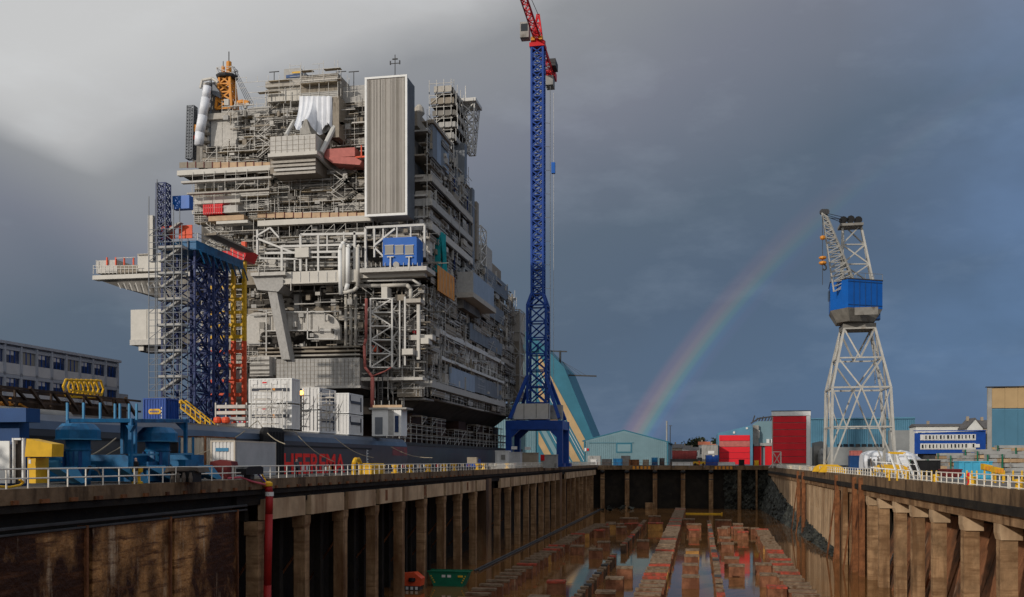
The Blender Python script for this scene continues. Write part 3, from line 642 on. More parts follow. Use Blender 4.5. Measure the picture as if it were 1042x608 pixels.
for k in range(4): q.tube(t+Vector((1.5,0,.5+k*.5)), fp(252+k*2, 106, 6), .05)
q.build('guy_wires', 'dark_grey', PF)
q = MB().path([p+Vector((2,-.5,1)), p+Vector((3.6,-.5,1.3)), p+Vector((4.8,-.5,.9))], .5, 8); q.build('orange_hook', 'orange', PF)
q = MB(); ps = [(211,88),(209.5,100),(206.5,118),(203.5,135),(202.5,148)]
for (u0,v0),(u1,v1) in zip(ps, ps[1:]): q.tube(fp(u0,v0,.5), fp(u1,v1,.5), .75+.15*R.random(), 10)
q.build('wrapped_riser', 'tarp_white', PF, smooth=True)
fb('riser_tower', 206, 84, 223, 160, 3, 4, 'core_mid'); fb('riser_frame', 213, 80, 214.6, 150, 2.2, .4, 'slate')
for i in range(9): fb('riser_landing', 205+R.uniform(0,2), 84+i*8.5, 213, 86.5+i*8.5, 1.8, 2, R.choice(['mesh_brown','mesh_grey','mesh_pale']))
q = MB().prism([fp(216,84,2), fp(223,93,2), fp(224,100,2), fp(216,96,2)], (0,3,0)); q.build('riser_hood', 'slate', PF)
q = MB(); q.path([fp(204,90,1), fp(206,82,1), fp(216,80,1), fp(222,84,1)], .3, 6); q.build('riser_pipe', 'cream', PF)
q = MB(); a = fp(194, 162, 3); b = fp(195.5, 109, 3); q.lattice([a+Vector((x,y,0)) for x,y in ((-.7,-.7),(.7,-.7),(.7,.7),(-.7,.7))], [b+Vector((x,y,0)) for x,y in ((-.7,-.7),(.7,-.7),(.7,.7),(-.7,.7))], 16, .12, .11); q.build('ladder_tower', 'slate', PF)
fb('orange_float', 197, 127, 199.5, 134, 2.5, .8, 'orange'); fb('orange_float', 196.5, 138, 198.5, 142, 2.5, .8, 'orange_red')
# red box and neighbours
def ribbed(name, x0, y0, x1, y1, off, dep, mat, n):
    b = fb(name, x0, y0, x1, y1, off, dep, mat)
    for i in range(n):
        x = x0+(x1-x0)*(i+.5)/n; w = (x1-x0)/n*.28; under(fb('container_rib', x-w, y0+.4, x+w, y1-.4, off-.1, .1, mat), b)
ribbed('red_container', 206.5, 208, 226.5, 218, -2.6, 3, 'red_paint', 9); fb('beige_unit', 227, 209, 242, 216.5, -2.4, 3, 'mesh_pale')
fb('tan_unit', 212, 219.5, 248, 224.5, -2.2, 3, 'tan_panel'); fb('cream_unit', 198, 200, 244, 207, -1, 3, 'cream'); fb('deck_beam', 220, 224.7, 252, 227.5, -2.5, 2, 'cream')
# white pipe-rack frames in the middle
q = MB(); o = -2.5
def fl(x0, y0, x1, y1, r, off=o): q.tube(fp(x0,y0,off), fp(x1,y1,off), r, 4)
for x0, y0, x1, y1, r in ((306,239,372,238,.3),(306,239,306,276,.3),(324,239,324,276,.26),(361,236,361,276,.3),(288,251,362,249,.28),(270,258,360,256,.28),(287,250,287,276,.3),(372,232,372,258,.28),(372,232,432,229,.28),(381,232,381,262,.22),(381,250,402,233,.24),(381,252,391,262,.22),(372,258,372,276,.3),(432,229,432,262,.25),(262,243,300,258,.25),(262,240,275,232,.22),(275,232,284,242,.22),(262,234,262,262,.25),(264,263,306,264,.2),(345,254,345,276,.22),(316,262,360,262,.2),(300,264,300,276,.2),(312,252,312,276,.18),(333,240,333,256,.16),(350,236,350,250,.18),(390,233,390,243,.18),(404,230,404,243,.18),(418,230,418,242,.16)): fl(x0, y0, x1, y1, r)
q.build('pipe_rack_frame', 'white_steel', PF)
q = MB()
for x0, y0, x1, y1, r in ((268,247,372,246,.18),(268,254,350,253,.22),(280,268,360,267,.2),(310,271,372,270,.22),(300,245,340,245,.2),(372,240,388,240,.2)): q.tube(fp(x0,y0,-1), fp(x1,y1,-1), r, 6)
q.build('rack_pipe', 'mesh_grey', PF)
fb('rack_box', 300, 252, 314, 262, -3.2, 2, 'cream'); fb('rack_box', 283, 262, 293, 272, -1.5, 2, 'mesh_grey'); fb('rack_box', 318, 264, 340, 275, .5, 2, 'mesh_brown'); fb('rack_box', 344, 262, 358, 275, .5, 2, 'core_mid'); fb('rack_box', 268, 264, 281, 275, 1, 2, 'mesh_pale')
def vpipe(pts, r, mat='white_paint', off=-3.6, n=10):
    MB().path([fp(x,y,off) for x,y in pts], r, n).build('white_pipe', mat, PF, smooth=True)
vpipe([(347,300),(346,255),(348,249),(351,247)], .42); vpipe([(353,244),(350,246),(350,292)], .32, 'cream'); vpipe([(356,250),(354,252),(354,289),(352,296)], .42); vpipe([(366,250),(364,252),(364,292),(360,296),(350,298)], .36, 'cream')
vpipe([(361,291),(388,291),(414,290),(418,294),(418,305)], .36, 'cream', -1.2); vpipe([(366,286),(420,285),(428,290)], .22, 'white_steel', -2)
# main white girder, deck under the blue cabin
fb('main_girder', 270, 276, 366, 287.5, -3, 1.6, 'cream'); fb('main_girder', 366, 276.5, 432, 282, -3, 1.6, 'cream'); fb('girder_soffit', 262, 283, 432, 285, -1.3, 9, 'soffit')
MG = fb('girder_flange', 270, 287.4, 366, 288.4, -3.3, 2, 'cream')
for i in range(10): x = 278+i*9; fb('girder_stiffener', x, 277, x+.6, 287, -3.12, .12, 'white_steel')
CBX = fb('control_cabin', 389.5, 243, 424, 270, -4.5, 4, 'blue_bright'); fb('cabin_roof', 389.9, 241.7, 423.6, 243, -4.2, 3.5, 'blue_bright')
for i in range(3):
    x = 391.8+i*10.2; under(fb('window', x, 250, x+8.3, 258.5, -4.62, .1, 'glass_grey'), CBX); under(fb('window_frame', x-.5, 249.4, x+8.8, 250, -4.66, .15, 'cream'), CBX); under(fb('window_frame', x-.5, 258.5, x+8.8, 259.1, -4.66, .15, 'cream'), CBX)
for x in (396.5, 415.5): fb('cabin_post', x, 262, x+1.2, 274, -4.9, .3, 'white_steel'); fb('cabin_post', x-2.8, 261, x+4, 262, -4.9, .3, 'white_steel')
MB().tube(fp(403,269.5,-4.9), fp(403,269.5,-4.4), .55, 12).build('cabin_tank', 'cream', PF)
fb('cabin_deck', 366, 272, 434, 276.3, -4.8, 6, 'mesh_pale'); 
for i in range(14): x = 368+i*4.7; fb('deck_rail_post', x, 267.5, x+.45, 272, -4.7, .1, 'cream')
# big raked leg, bracket, arch plate, lower clad box
q = MB(); a = fp(272,294,-3); b = fp(281,294,-3); c = fp(295,366,-3); d_ = fp(286.5,366,-3); q.prism([a,b,c,d_], (0,2.4,0)); q.build('raked_leg', 'mesh_grey', PF)
q = MB().prism([fp(256,280,-3.4), fp(288,279,-3.4), fp(288,291,-3.4), fp(283,297,-3.4), fp(262,295,-3.4)], (0,5,0)); q.build('leg_bracket', 'mesh_grey', PF)
fb('bracket_platform', 255, 277, 290, 280.5, -4.2, 6, 'mesh_pale'); fb('scaffold_wrap', 246, 276, 262, 290, -2.5, 4, 'mesh_brown')
q = MB()
for x0,y0,x1,y1 in ((263,280,263,270),(290,280,290,272),(263,270,290,272),(288,284,296,288),(296,288,296,296)): q.tube(fp(x0,y0,-4.3), fp(x1,y1,-4.3), .09)
q.build('bracket_rail', 'cream', PF)
fb('vertical_column', 299, 300, 304, 319, 2, 1.5, 'mesh_grey'); fb('rear_girder', 240, 313, 345, 320, 3, 1.5, 'mesh_brown'); fb('rear_girder', 250, 299, 345, 302, 4, 1.5, 'core_mid')
pts = []
for k in range(13): a_ = math.pi-k*math.pi/12*.5; pts.append((262+17*math.cos(a_), 336-18*math.sin(a_)))
for k in range(13): a_ = math.pi/2-k*math.pi/12*.5; pts.append((327+19*math.cos(a_), 336-18*math.sin(a_)))
pts += [(346,346),(320,346),(320,339),(316,337),(270,337),(266,339),(264,346),(264,352),(245,352)]
MB().prism([fp(x,y,.5) for x,y in pts], (0,1,0)).build('arch_plate', 'mesh_pale', PF)
for x in range(272, 318, 5): fb('arch_plate_rib', x, 318.5, x+.5, 336.5, .38, .11, 'mesh_beige')
q = MB()
for x0,y0,x1,y1 in ((271,316,271,362),(271,337,345,336),(313,314,313,345),(313,345,341,345),(341,336,341,345),(271,318,345,317)): q.tube(fp(x0,y0,-.2), fp(x1,y1,-.2), .13)
q.build('arch_frame', 'white_steel', PF)
clad('lower_cladding', 281, 365, 366, 393.5, -2, 9, 'mesh_grey', 22, 7, 'mesh_brown'); fb('lower_ledge', 281, 393, 367, 395.5, -2.5, 9, 'mesh_pale')
MB().prism([fp(306,395.6,-2), fp(366,395.6,-2), fp(373,404,4), fp(340,404,4)], (0,5,0)).build('lower_soffit', 'soffit', PF)
fb('lower_unit', 254, 363, 274, 383, -3, 4, 'mesh_pale'); 
for y in (366, 371, 376, 380): fb('lower_louvre', 254, y, 274, y+1.6, -3.15, .14, 'core_mid')
fb('lower_unit', 272.5, 364, 281, 382, -1.5, 4, 'mesh_grey')
for y0 in (353, 357, 361): fb('deck_slab', 262, y0, 366, y0+1.6, -.6+R.uniform(0,.5), 6, R.choice(['mesh_brown','mesh_beige','cream']))
for x in (352, 357, 362): vpipe([(x,300),(x,352)], .3, 'cream', 1)
# white lattice access tower with red hose
q = MB(); a0 = fp(377,374,-4); b0 = fp(399,374,-4); a1 = fp(377,304,-4); b1 = fp(399,304,-4); dv = Vector((0,4,0))
q.lattice([a0,b0,b0+dv,a0+dv], [a1,b1,b1+dv,a1+dv], 5, .2, .15, x=False); q.build('access_tower', 'white_steel', PF)
q = MB(); 
for i in range(5): z = a0.z+(a1.z-a0.z)*i/5; q.box((a0.x+.2,a0.y+.3,z-.05),(b0.x-.2,a0.y+3.7,z+.05))
q.build('access_landing', 'mesh_beige', PF)
fb('access_frame', 411, 302, 412.8, 372, -3, .3, 'white_steel'); fb('access_frame', 406, 306, 407.2, 374, -3.5, .3, 'white_steel'); fb('access_frame', 424, 310, 427, 366, -3, .6, 'cream')
q = MB().path([fp(372.8,304,-4.5), fp(372.4,345,-4.5), fp(370.6,352,-4.5), fp(371.5,374,-4.5), fp(376,380,-4.5), fp(379,384,-4.6)], .26, 8).path([fp(379,384,-4.6), fp(379,416,-4.6)], .36, 8).path([fp(379,383,-4.6), fp(392,378,-4.5), fp(398,374,-4.5)], .14, 6)
q.build('red_hose', 'salmon', PF, smooth=True)
q = MB()
for s in (-1, 1): q.tube(fp(387+s*2.2,381,-4.2), fp(387+s*2.2,414,-4.2), .12)
for i in range(16): q.tube(fp(384.8,382+i*2,-4.2), fp(389.2,382+i*2,-4.2), .07)
q.build('ladder', 'dark_grey', PF)
for x0,y0,x1,y1,o_,m_ in ((385,345,398,352,-1,'core_mid'),(409,355,420,361,-4,'cream'),(413,304,428,308,-3.5,'mesh_beige'),(413,327,424,338,0,'core_mid'),(420,335,422.5,339,-1,'red_paint'),(388,292,394,304,-4,'cream'),(402,300,412,306,-2,'mesh_brown'),(378,310,386,322,2,'core_mid'),(388,322,398,330,2,'mesh_grey'),(416,341,440,346,-2,'mesh_pale'),(398,384,430,387,-2.4,'mesh_pale'),(366,384,398,387.5,-1.5,'cream'),(404,396,428,404,0,'mesh_brown'),(376,352,384,358,1,'orange_red'),(428,344,436,350,-3,'cream')):
    fb('module_box', x0, y0, x1, y1, o_, 2.5, m_)
q = MB()
for i in range(70):
    x = R.uniform(372,430); y = R.uniform(290,396); v = R.random() < .5; ln = R.uniform(8,28)
    q.tube(fp(x,y,-1+R.uniform(-1,3)), fp(x if v else min(432,x+ln), y+ln if v else y, -1), R.choice([.07,.1,.14]), 5)
q.build('process_pipe', 'mesh_grey', PF, kind='stuff')
q = MB()
for i in range(80):
    x = R.uniform(218,372); y = R.choice([R.uniform(232,276), R.uniform(290,352)]); v = R.random() < .35; ln = R.uniform(6,26)
    q.tube(fp(x,y,2+R.uniform(-1,4)), fp(x if v else x+ln, y+ln*.6 if v else y, 2), R.choice([.08,.12,.18]), 5)
q.build('process_pipe', 'mesh_pale', PF, kind='stuff')
for mt_, sd_ in (('mesh_grey',1), ('mesh_brown',2), ('core_mid',3), ('mesh_pale',4)):    # small plant, brackets, trays too fine to pick apart
    q = MB()
    for i in range(260):
        zx = R.choice([(200,374,172,222)]*3+[(215,430,228,276)]*4+[(345,430,286,396)]*3+[(226,372,104,165)]*3+[(215,345,288,362)]*2)
        p = fp(R.uniform(zx[0],zx[1]), R.uniform(zx[2],zx[3]), R.uniform(-.8,3.5)); k = R.random()
        if k < .45: w_, d_2, h_ = R.uniform(.3,1.1), R.uniform(.3,.9), R.uniform(.3,1.2)
        elif k < .75: w_, d_2, h_ = R.uniform(1.5,5), .25, R.uniform(.1,.25)
        else: w_, d_2, h_ = R.uniform(.1,.2), .2, R.uniform(1.2,3.6)
        q.box(p, p+Vector((w_,d_2,h_)))
    q.build('small_plant', mt_, PF, kind='stuff')
    q = MB()
    for i in range(150):
        Y = R.uniform(177,264) if R.random() < .6 else R.uniform(177,207); z = R.uniform(14,46) if Y > 209 else R.uniform(14,62); x = XS+R.uniform(-.2,1.5); k = R.random()
        dy, h_ = (R.uniform(.3,1.4), R.uniform(.3,1.3)) if k < .5 else ((R.uniform(2,6), R.uniform(.1,.25)) if k < .75 else (.18, R.uniform(1.2,3.8)))
        q.box((x-.4,Y,z),(x,Y+dy,z+h_))
    q.build('small_side_plant', mt_, PF, kind='stuff')
for i in range(9):                                               # switch-back stairs between decks
    x0_, y0_ = R.choice([(250,268),(300,212),(350,206),(222,262),(378,300),(404,372),(344,146),(262,160),(356,330),(262,206),(412,330)]), 0
    px_, py_ = x0_; a = fp(px_, py_, -1.4); q = MB(); s_ = R.choice([-1,1])
    for k in range(3):
        b = a+Vector((s_*2.6,0,1.9)); q.tube(a,b,.07); q.tube(a+Vector((0,0,.9)),b+Vector((0,0,.9)),.05); q.tube(a+Vector((0,.8,0)),b+Vector((0,.8,0)),.07)
        for j in range(8): c = a.lerp(b,j/7); q.box(c+Vector((-.12,0,-.03)),c+Vector((.12,.8,.03)))
        q.box(b+Vector((-.1,-.2,-.05)),b+Vector((s_*.1+.9,1,.05))); a = b+Vector((0,.05,0)); s_ = -s_
    q.build('stair_flight', 'scaf', PF, kind='stuff')
# left cantilever deck and hanging white module
a = fp(95, 284, 4); b = fp(168, 284, 4)
q = MB().prism([fp(95,282.5,4), fp(168,281,4), fp(200,285,4), fp(200,312,4), fp(168,303.5,4), fp(152,300,4), fp(120,292,4), fp(98,284.5,4)], (0,14,0)); q.build('cantilever_hull', 'core_mid', PF)
fb('cantilever_beam', 94, 278.5, 200, 282.8, 3, 2, 'cream'); fb('cantilever_box', 140, 259, 167, 276, 4, 10, 'cream'); fb('cantilever_top', 139.6, 258, 167.4, 259, 3.6, 11, 'mesh_beige')
fb('cantilever_unit', 98, 265, 119, 278, 5, 8, 'mesh_pale'); fb('cantilever_unit', 119.3, 270, 139, 278, 4.4, 8, 'mesh_brown')
for x in (108, 117, 125.5, 135): fb('orange_post', x, 262, x+1, 270, 4.6, .3, 'orange_red')
q = MB()
for x in range(95, 141, 4): q.tube(fp(x,279,3), fp(x,270.5,3), .07)
for y in (270.5, 273.5): q.tube(fp(95,y,3), fp(141,y,3), .06)
for x0,y0,x1,y1 in ((118,263,138,262),(98,265,98,272)): q.tube(fp(x0,y0,4.5), fp(x1,y1,4.5), .07)
for x in (153, 158): q.tube(fp(x,258,6), fp(x,255,6), .12); q.tube(fp(x-1,254.6,6), fp(x+1,254.6,6), .25)
for i in range(9): q.tube(fp(120+i*6,288,3.2), fp(123+i*6,298-abs(4-i),3.2), .08)
q.build('cantilever_rail', 'scaf', PF)
fb('lifeboat_shelter', 133, 315, 167, 348, 5, 8, 'cream'); fb('shelter_base', 132, 345.5, 168, 351, 4.8, 8.5, 'mesh_pale'); fb('shelter_seam', 149, 315.3, 149.4, 345, 4.93, .06, 'mesh_beige'); fb('shelter_gear', 142, 352, 160, 358, 6, 4, 'dark_grey'); fb('shelter_hook', 141, 351, 146, 357, 5.5, 2, 'cream'); fb('shelter_arm', 166, 318, 205, 326, 8, 4, 'core_mid'); fb('shelter_arm', 166, 340, 205, 350, 8, 4, 'core_mid')
# ---------------- side face (shaded, receding)
SC2 = MB(); BD2 = MB()
levels = [13.6, 17.6, 22, 26.5, 30.5, 34.5, 38.5, 42.5, 46.5, 50.5, 54.5, 58.5, 62.5]
SM = ['mesh_brown']*3+['mesh_grey']*3+['mesh_beige']*3+['grey_steel']*2+['core_mid']
for li, z in enumerate(levels):
    Y1 = 268 if z < 45 else (212 if z < 60 else 196); h = 4
    Y = 176.
    while Y < Y1-1:
        w = min(R.choice([6,9,14,20]), Y1-Y); zz_ = z+R.choice([0,0,-.4,.5]); sb('side_deck', Y, Y+w-.02, zz_-.3, zz_, XS+R.uniform(-.5,.9), 5.2, R.choice(['mesh_grey','mesh_grey','mesh_brown','mesh_beige','cream','grey_steel'])); Y += w
    Y = 176.
    while Y < Y1-2:
        w = min(R.choice([3,5,6,8,10]), Y1-Y); ox = R.choice([0,.3,.6,-.4,.9])
        if R.random() < .75: sb('side_panel', Y+.05, Y+w-.05, z+.1, z+R.choice([.9,1.1,1.3,2.0]), XS+ox+.4, .08, R.choice(SM))
        if R.random() < .45: sb('side_module', Y+.3, Y+w-.3, z+.05, z+h*R.uniform(.45,.85), XS-R.uniform(.6,2), 3, R.choice(['core_mid','grey_steel','mesh_brown','core']))
        BD2.box((XS+ox-.9, Y, z+1.95), (XS+ox+.3, Y+w, z+2.05))
        for e in (.5, 1.1, 2.5, 3.1): SC2.tube((XS+ox+.5, Y, z+e), (XS+ox+.5, Y+w, z+e), .05)
        if R.random() < .35: SC2.tube((XS+ox+.5, Y, z), (XS+ox+.5, Y+w*.8, z+h), .06)
        Y += w
    Y = 176.
    while Y < Y1:
        SC2.tube((XS+.55, Y, z-.2), (XS+.55, Y, z+h+.2), .07)
        if R.random() < .3: sb('side_post', Y, Y+.35, z, z+h-.3, XS+.1, .35, R.choice(['cream','mesh_grey','grey_steel']))
        Y += 2.6
[sb('grey_wall', 178+k*3, 180.95+k*3, 58.5, 64.6-.1*(k%2), XS+1.1, .8, 'slate_blue' if k % 2 else 'slate') for k in range(4)]; sb('grey_wall_edge', 177.5, 191, 64.7, 65.3, XS+1.4, 1.4, 'mesh_brown')
sb('edge_module', 177.2, 178.9, 46, 52, XS+.9, 3, 'mesh_beige'); sb('edge_module', 177.1, 178.8, 40, 43.5, XS+.8, 4, 'mesh_pale')
for z, m_ in ((53.5,'mesh_beige'), (49,'mesh_grey'), (44.5,'mesh_pale')):
    sb('edge_balcony', 176.6, 210, z, z+1.3, XS+1.4, .12, m_); sb('edge_balcony_floor', 176.6, 210, z-.35, z-.05, XS+1.35, 2.4, 'soffit'); cube('edge_balcony_end', PF, (XS-5.5, 176.45, z), (XS+1.4, 176.58, z+1.3), m_)
p = (XS+.8, 0); q = MB(); q.lattice([(XS+.4,184.5,21.8),(XS+.4,240,21.8)], [(XS+.4,184.5,26),(XS+.4,240,26)], 1, .2, .2, x=False)
for i in range(14):
    y = 184.5+i*3.96; 
    for zz, z2 in ((21.8,26),): q.tube((XS+.5,y,zz), (XS+.5,y+1.98,z2), .17); q.tube((XS+.5,y+1.98,z2), (XS+.5,y+3.96,zz), .17); q.tube((XS+.5,y,zz), (XS+.5,y,z2), .13); q.tube((XS+.5,y,23.4), (XS+.5,y+3.96,23.4), .1)
q.box((XS+.3,183,26),(XS+1.3,246,26.9)); q.box((XS+.1,184,21.2),(XS+1.2,246,21.75)); q.build('side_truss', 'white_steel', PF)
cube('truss_end_frame', PF, (XS-4,183.2,21.3), (XS+.6,183.5,21.9), 'white_steel'); cube('truss_end_frame', PF, (XS-4,183.2,25.4), (XS+.6,183.5,26.1), 'white_steel'); cube('truss_end_frame', PF, (XS-4.2,183.2,21.3), (XS-3.9,183.5,26.1), 'white_steel')
[sb('slate_panel', 191+k*2.75, 193.7+k*2.75, 16.7, 20.4, XS+1.15, .3, 'slate_blue') for k in range(8)]; [sb('slate_panel', 213.1+k*3, 216.02+k*3, 16.9, 20.5, XS+1.13, .3, 'slate') for k in range(10)]; [sb('slate_panel', 208+k*4, 211.9+k*4, 28, 31.6-.3*(k%3), XS+1.2, .3, 'slate') for k in range(9)]; sb('side_ledge', 176, 246, 15.2, 16.4, XS+1.5, 6, 'mesh_grey')
sb('projecting_cabin', 198, 219, 36.3, 40.6, XS+4.2, 6, 'slate_blue'); cube('projecting_cabin_end', PF, (XS-2,197.8,36.3), (XS+4.25,197.99,40.65), 'mesh_grey'); sb('cabin_floor', 197, 220, 35.2, 36.25, XS+4.5, 8, 'mesh_beige'); sb('cabin_corbel', 198.5, 214, 33.3, 35.1, XS+2, 6, 'core_mid')
sb('slate_panel', 222, 246, 36, 39.5, XS+1.2, .4, 'slate'); sb('slate_panel', 224, 252, 43, 47, XS+1.1, .4, 'slate'); sb('orange_screen', 178.5, 191, 33.5, 38.2, XS+2.0, .15, 'orange')
for i in range(5): sb('screen_rib', 179.5+i*2.4, 179.8+i*2.4, 33.7, 38, XS+2.06, .05, 'tan_panel')
q = MB(); vs = []
for j in range(8):
    for i in range(9): vs.append((XS+1.7+.25*math.sin(i*1.7+j*.6), 182+i*.42+.1*math.sin(j), 37.3+j*1.15))
q.add(vs, [(j*9+i, j*9+i+1, (j+1)*9+i+1, (j+1)*9+i) for j in range(7) for i in range(8)]); q.build('teal_net', 'teal_net', PF)
cube('net_end', PF, (XS-.9,181.7,37.6), (XS+1.6,181.78,44.6), 'teal_net')
# wrapped tower at the far corner and rear tower with derrick
cube('corner_tower', PF, (XS-2.2,263,18), (XS+2.0,270,41.5), 'mesh_brown'); cube('corner_tower_wrap', PF, (XS-2.3,262.8,34), (XS+2.1,270.1,42.3), 'mesh_beige')
q = MB(); q.lattice([(XS-2.4,262.5,13),(XS+2.3,262.5,13),(XS+2.3,270.4,13),(XS-2.4,270.4,13)], [(XS-2.4,262.5,42.6),(XS+2.3,262.5,42.6),(XS+2.3,270.4,42.6),(XS-2.4,270.4,42.6)], 5, .2, .16, x=False); q.build('corner_tower_frame', 'scaf', PF)
cube('rear_tower', PF, (XS-5,204.5,60), (XS-2.6,211,80), 'core')
for i in range(9):
    z = 60+i*2.5; e_ = R.uniform(-1.5,.9); l_ = R.uniform(-2.5,0)
    cube('rear_balcony', PF, (XS-6.4-l_,202.6,z), (XS-1.6+e_,202.8,z+R.choice([.8,1.1,1.3])), R.choice(SM)); cube('rear_balcony', PF, (XS-1.8+e_,202.8,z), (XS-1.4+e_,213+R.uniform(-3,2),z+1.), R.choice(SM)); cube('rear_floor', PF, (XS-6.3-l_,202.9,z-.3), (XS-1.5+e_,212.8,z-.1), 'soffit')
    for k_ in range(4): SC2.tube((XS-6.4+k_*1.6,202.4,z-.4),(XS-6.4+k_*1.6,202.4,z+2.6),.08); SC2.tube((XS-1.2+e_,203+k_*3,z-.4),(XS-1.2+e_,203+k_*3,z+2.6),.08)
    SC2.tube((XS-6.4,202.4,z+1.8),(XS-1.2,202.4,z+1.8),.07); SC2.tube((XS-6.4,202.4,z),(XS-3,202.4,z+2.4),.07) if i % 2 else None
q = MB(); q.lattice([(XS-.5,212,70),(XS+.8,212,70),(XS+.8,215,70),(XS-.5,215,70)], [(XS-1.5,211,80.5),(XS+1.5,211,80.5),(XS+1.5,216,80.5),(XS-1.5,216,80.5)], 4, .2, .17); q.box((XS-3.5,210,80.5),(XS+2.0,216.5,81.2)); q.tube((XS-1,213,81),(XS-1,213,85),.12); q.build('derrick', 'white_steel', PF)
for Yv, z0_, z1_ in ((199,50,62), (206,44,70), (212,40,62), (216,47,60)): cube('side_stack', PF, (XS-2.5,Yv,z0_), (XS+R.uniform(.2,.9),Yv+2.2,z1_), R.choice(['slate','core_mid','mesh_brown']))
q = MB()
for Yv in (196, 207.5): q.tube((XS+.7,Yv,36),(XS+.7,Yv,60),.2,6)
q.build('blue_pipe', 'blue_tower', PF)
q = MB(); q.lattice([(XS-2,222,47.2),(XS+.5,222,47.2),(XS+.5,228,47.2),(XS-2,228,47.2)], [(XS-2,222,56),(XS+.5,222,56),(XS+.5,228,56),(XS-2,228,56)], 3, .15, .12); q.build('roof_frame', 'white_steel', PF)
cube('roof_unit', PF, (XS-4,228.5,47.1), (XS+.2,236,53), 'mesh_grey'); cube('roof_unit', PF, (XS-4,237,47.1), (XS,248,50.3), 'mesh_brown'); cube('roof_unit', PF, (XS-4,213.5,47.1), (XS,221,51), 'core_mid')
cube('roof_unit', PF, (XS-9,180,65.2), (XS-2.5,186,68), 'mesh_brown'); MB().lathe((XS-3,183,68), [(.6,0),(1.1,.6),(.9,1.6),(.4,2.2)], 10).build('roof_vent', 'mesh_beige', PF)
for i in range(150):
    Y = R.uniform(177,266) if R.random() < .65 else R.uniform(177,210); z = R.uniform(15,46) if Y > 211 else R.uniform(15,63); v = R.random() < .5; ln = R.uniform(2,9); x = XS+R.uniform(.3,1.6)
    SC2.tube((x,Y,z),(x,Y if v else min(268,Y+ln),z+ln*.8 if v else z),R.choice([.06,.08,.12]))
for i in range(60):
    Y = R.uniform(178,262) if R.random() < .6 else R.uniform(178,206); z = R.uniform(16,44) if Y > 208 else R.uniform(16,62); sb('side_module', Y, Y+R.uniform(1.5,5), z, z+R.uniform(.8,2.6), XS+R.uniform(.2,1.3), 1.5, R.choice(SM+['core','core','soffit']))
# underside and dark legs
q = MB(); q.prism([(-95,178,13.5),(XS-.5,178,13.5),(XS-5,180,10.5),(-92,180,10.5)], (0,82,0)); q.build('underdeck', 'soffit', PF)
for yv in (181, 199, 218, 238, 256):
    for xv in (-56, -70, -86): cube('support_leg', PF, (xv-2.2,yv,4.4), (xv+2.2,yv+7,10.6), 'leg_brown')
SC.build('scaffold_tubes', 'scaf', PF, kind='stuff'); BD.build('scaffold_boards', 'board', PF, kind='stuff')
SC2.build('side_scaffold_tubes', 'scaf', PF, kind='stuff'); BD2.build('side_scaffold_boards', 'mesh_brown', PF, kind='stuff')
# ------------------------------------------------------------------ pontoon, barge and what stands on them
q = MB().box((-98,164,-4), (-51.5,287,4.3)); o = q.build('pontoon', 'hull', label='dark low pontoon carrying the legs of the offshore platform', cat='pontoon')
q = MB(); q.box((-52.3,164,4.31),(-51.3,287,4.9)); q.build('gunwale', 'dark_grey', o)
SP = thing('scaffold_stack', 'grey scaffold racks and railings crowding the pontoon edge under the platform', 'scaffolding', (-52,200,4.3))
q = MB(); bq = MB()
for i in range(30):
    y = 166+i*3.6; z = 4.9; 
    for k in range(R.choice([1,2,2,3])):
        for x in (-54, -51.7): q.tube((x,y,z), (x,y,z+1.6), .07); q.tube((x,y,z+1.4), (x,y+3.6,z+1.4), .06); q.tube((x,y,z+.8), (x,y+3.6,z+.8), .05)
        bq.box((-54,y+.05,z+1.62),(-51.7,y+3.5,z+1.74)); 
        if R.random() < .4: q.tube((-51.7,y,z), (-51.7,y+3.6,z+1.6), .06)
        z += 1.75
q.build('tubes', 'scaf', SP, kind='stuff'); bq.build('boards', 'mesh_brown', SP, kind='stuff')
XB, ZB = -48., 5.3
BG = thing('cargo_barge', 'long black cargo barge with red lettering moored behind the left quay', 'barge', (-70, 100, -2.5))
q = MB(); pr = [(XB,0,-3),(XB,0,ZB-1.4),(XB-.25,0,ZB-.75),(XB-.7,0,ZB-.25),(XB-1.4,0,ZB),(-93,0,ZB),(-93,0,-3)]
q.prism([(x,-20,z) for x,_,z in pr], (0,178.5,0)); q.build('hull', 'hull', BG)
MB().add([(XB+.03,-20,ZB-1.38),(XB+.03,158.4,ZB-1.38),(XB-.22,158.4,ZB-.73),(XB-.22,-20,ZB-.73),(XB-.68,158.4,ZB-.22),(XB-.68,-20,ZB-.22)],[(0,1,2,3),(3,2,4,5)]).build('sheen_band','gunwale',BG)  # bluish band paints the sky's sheen along the hull's rounded top edge
cube('stern_patch', BG, (XB-.1,150.5,2.4), (XB+.02,158.4,ZB-1.5), 'hull_red'); cube('rubbing_strake', BG, (XB-.1,-20,3.2), (XB+.12,140,3.42), 'black')
cube('draught_mark', BG, (XB-.1,138.0,-.5), (XB+.03,138.25,3.2), 'box_white')
for i in range(9): cube('draught_mark', BG, (XB-.1,138.3,-.4+i*.42), (XB+.03,138.75,-.25+i*.42), 'box_white')
A = atX(287, 461, XB); Bp = atX(350, 461, XB)
tx = ptext('HEEREMA', 3.5, 'letter_red', BG, 'ship_lettering', (XB+.03, A.y, A.z-2.5), (rad(90),0,rad(90)), .02, 1, .07)
bpy.context.view_layer.update(); w = tx.dimensions.x; tx.scale = ((Bp.y-A.y)/w, 1, 1)
for i in range(5):                                               # mooring lines from the hull to the quay
    pass
q = MB()
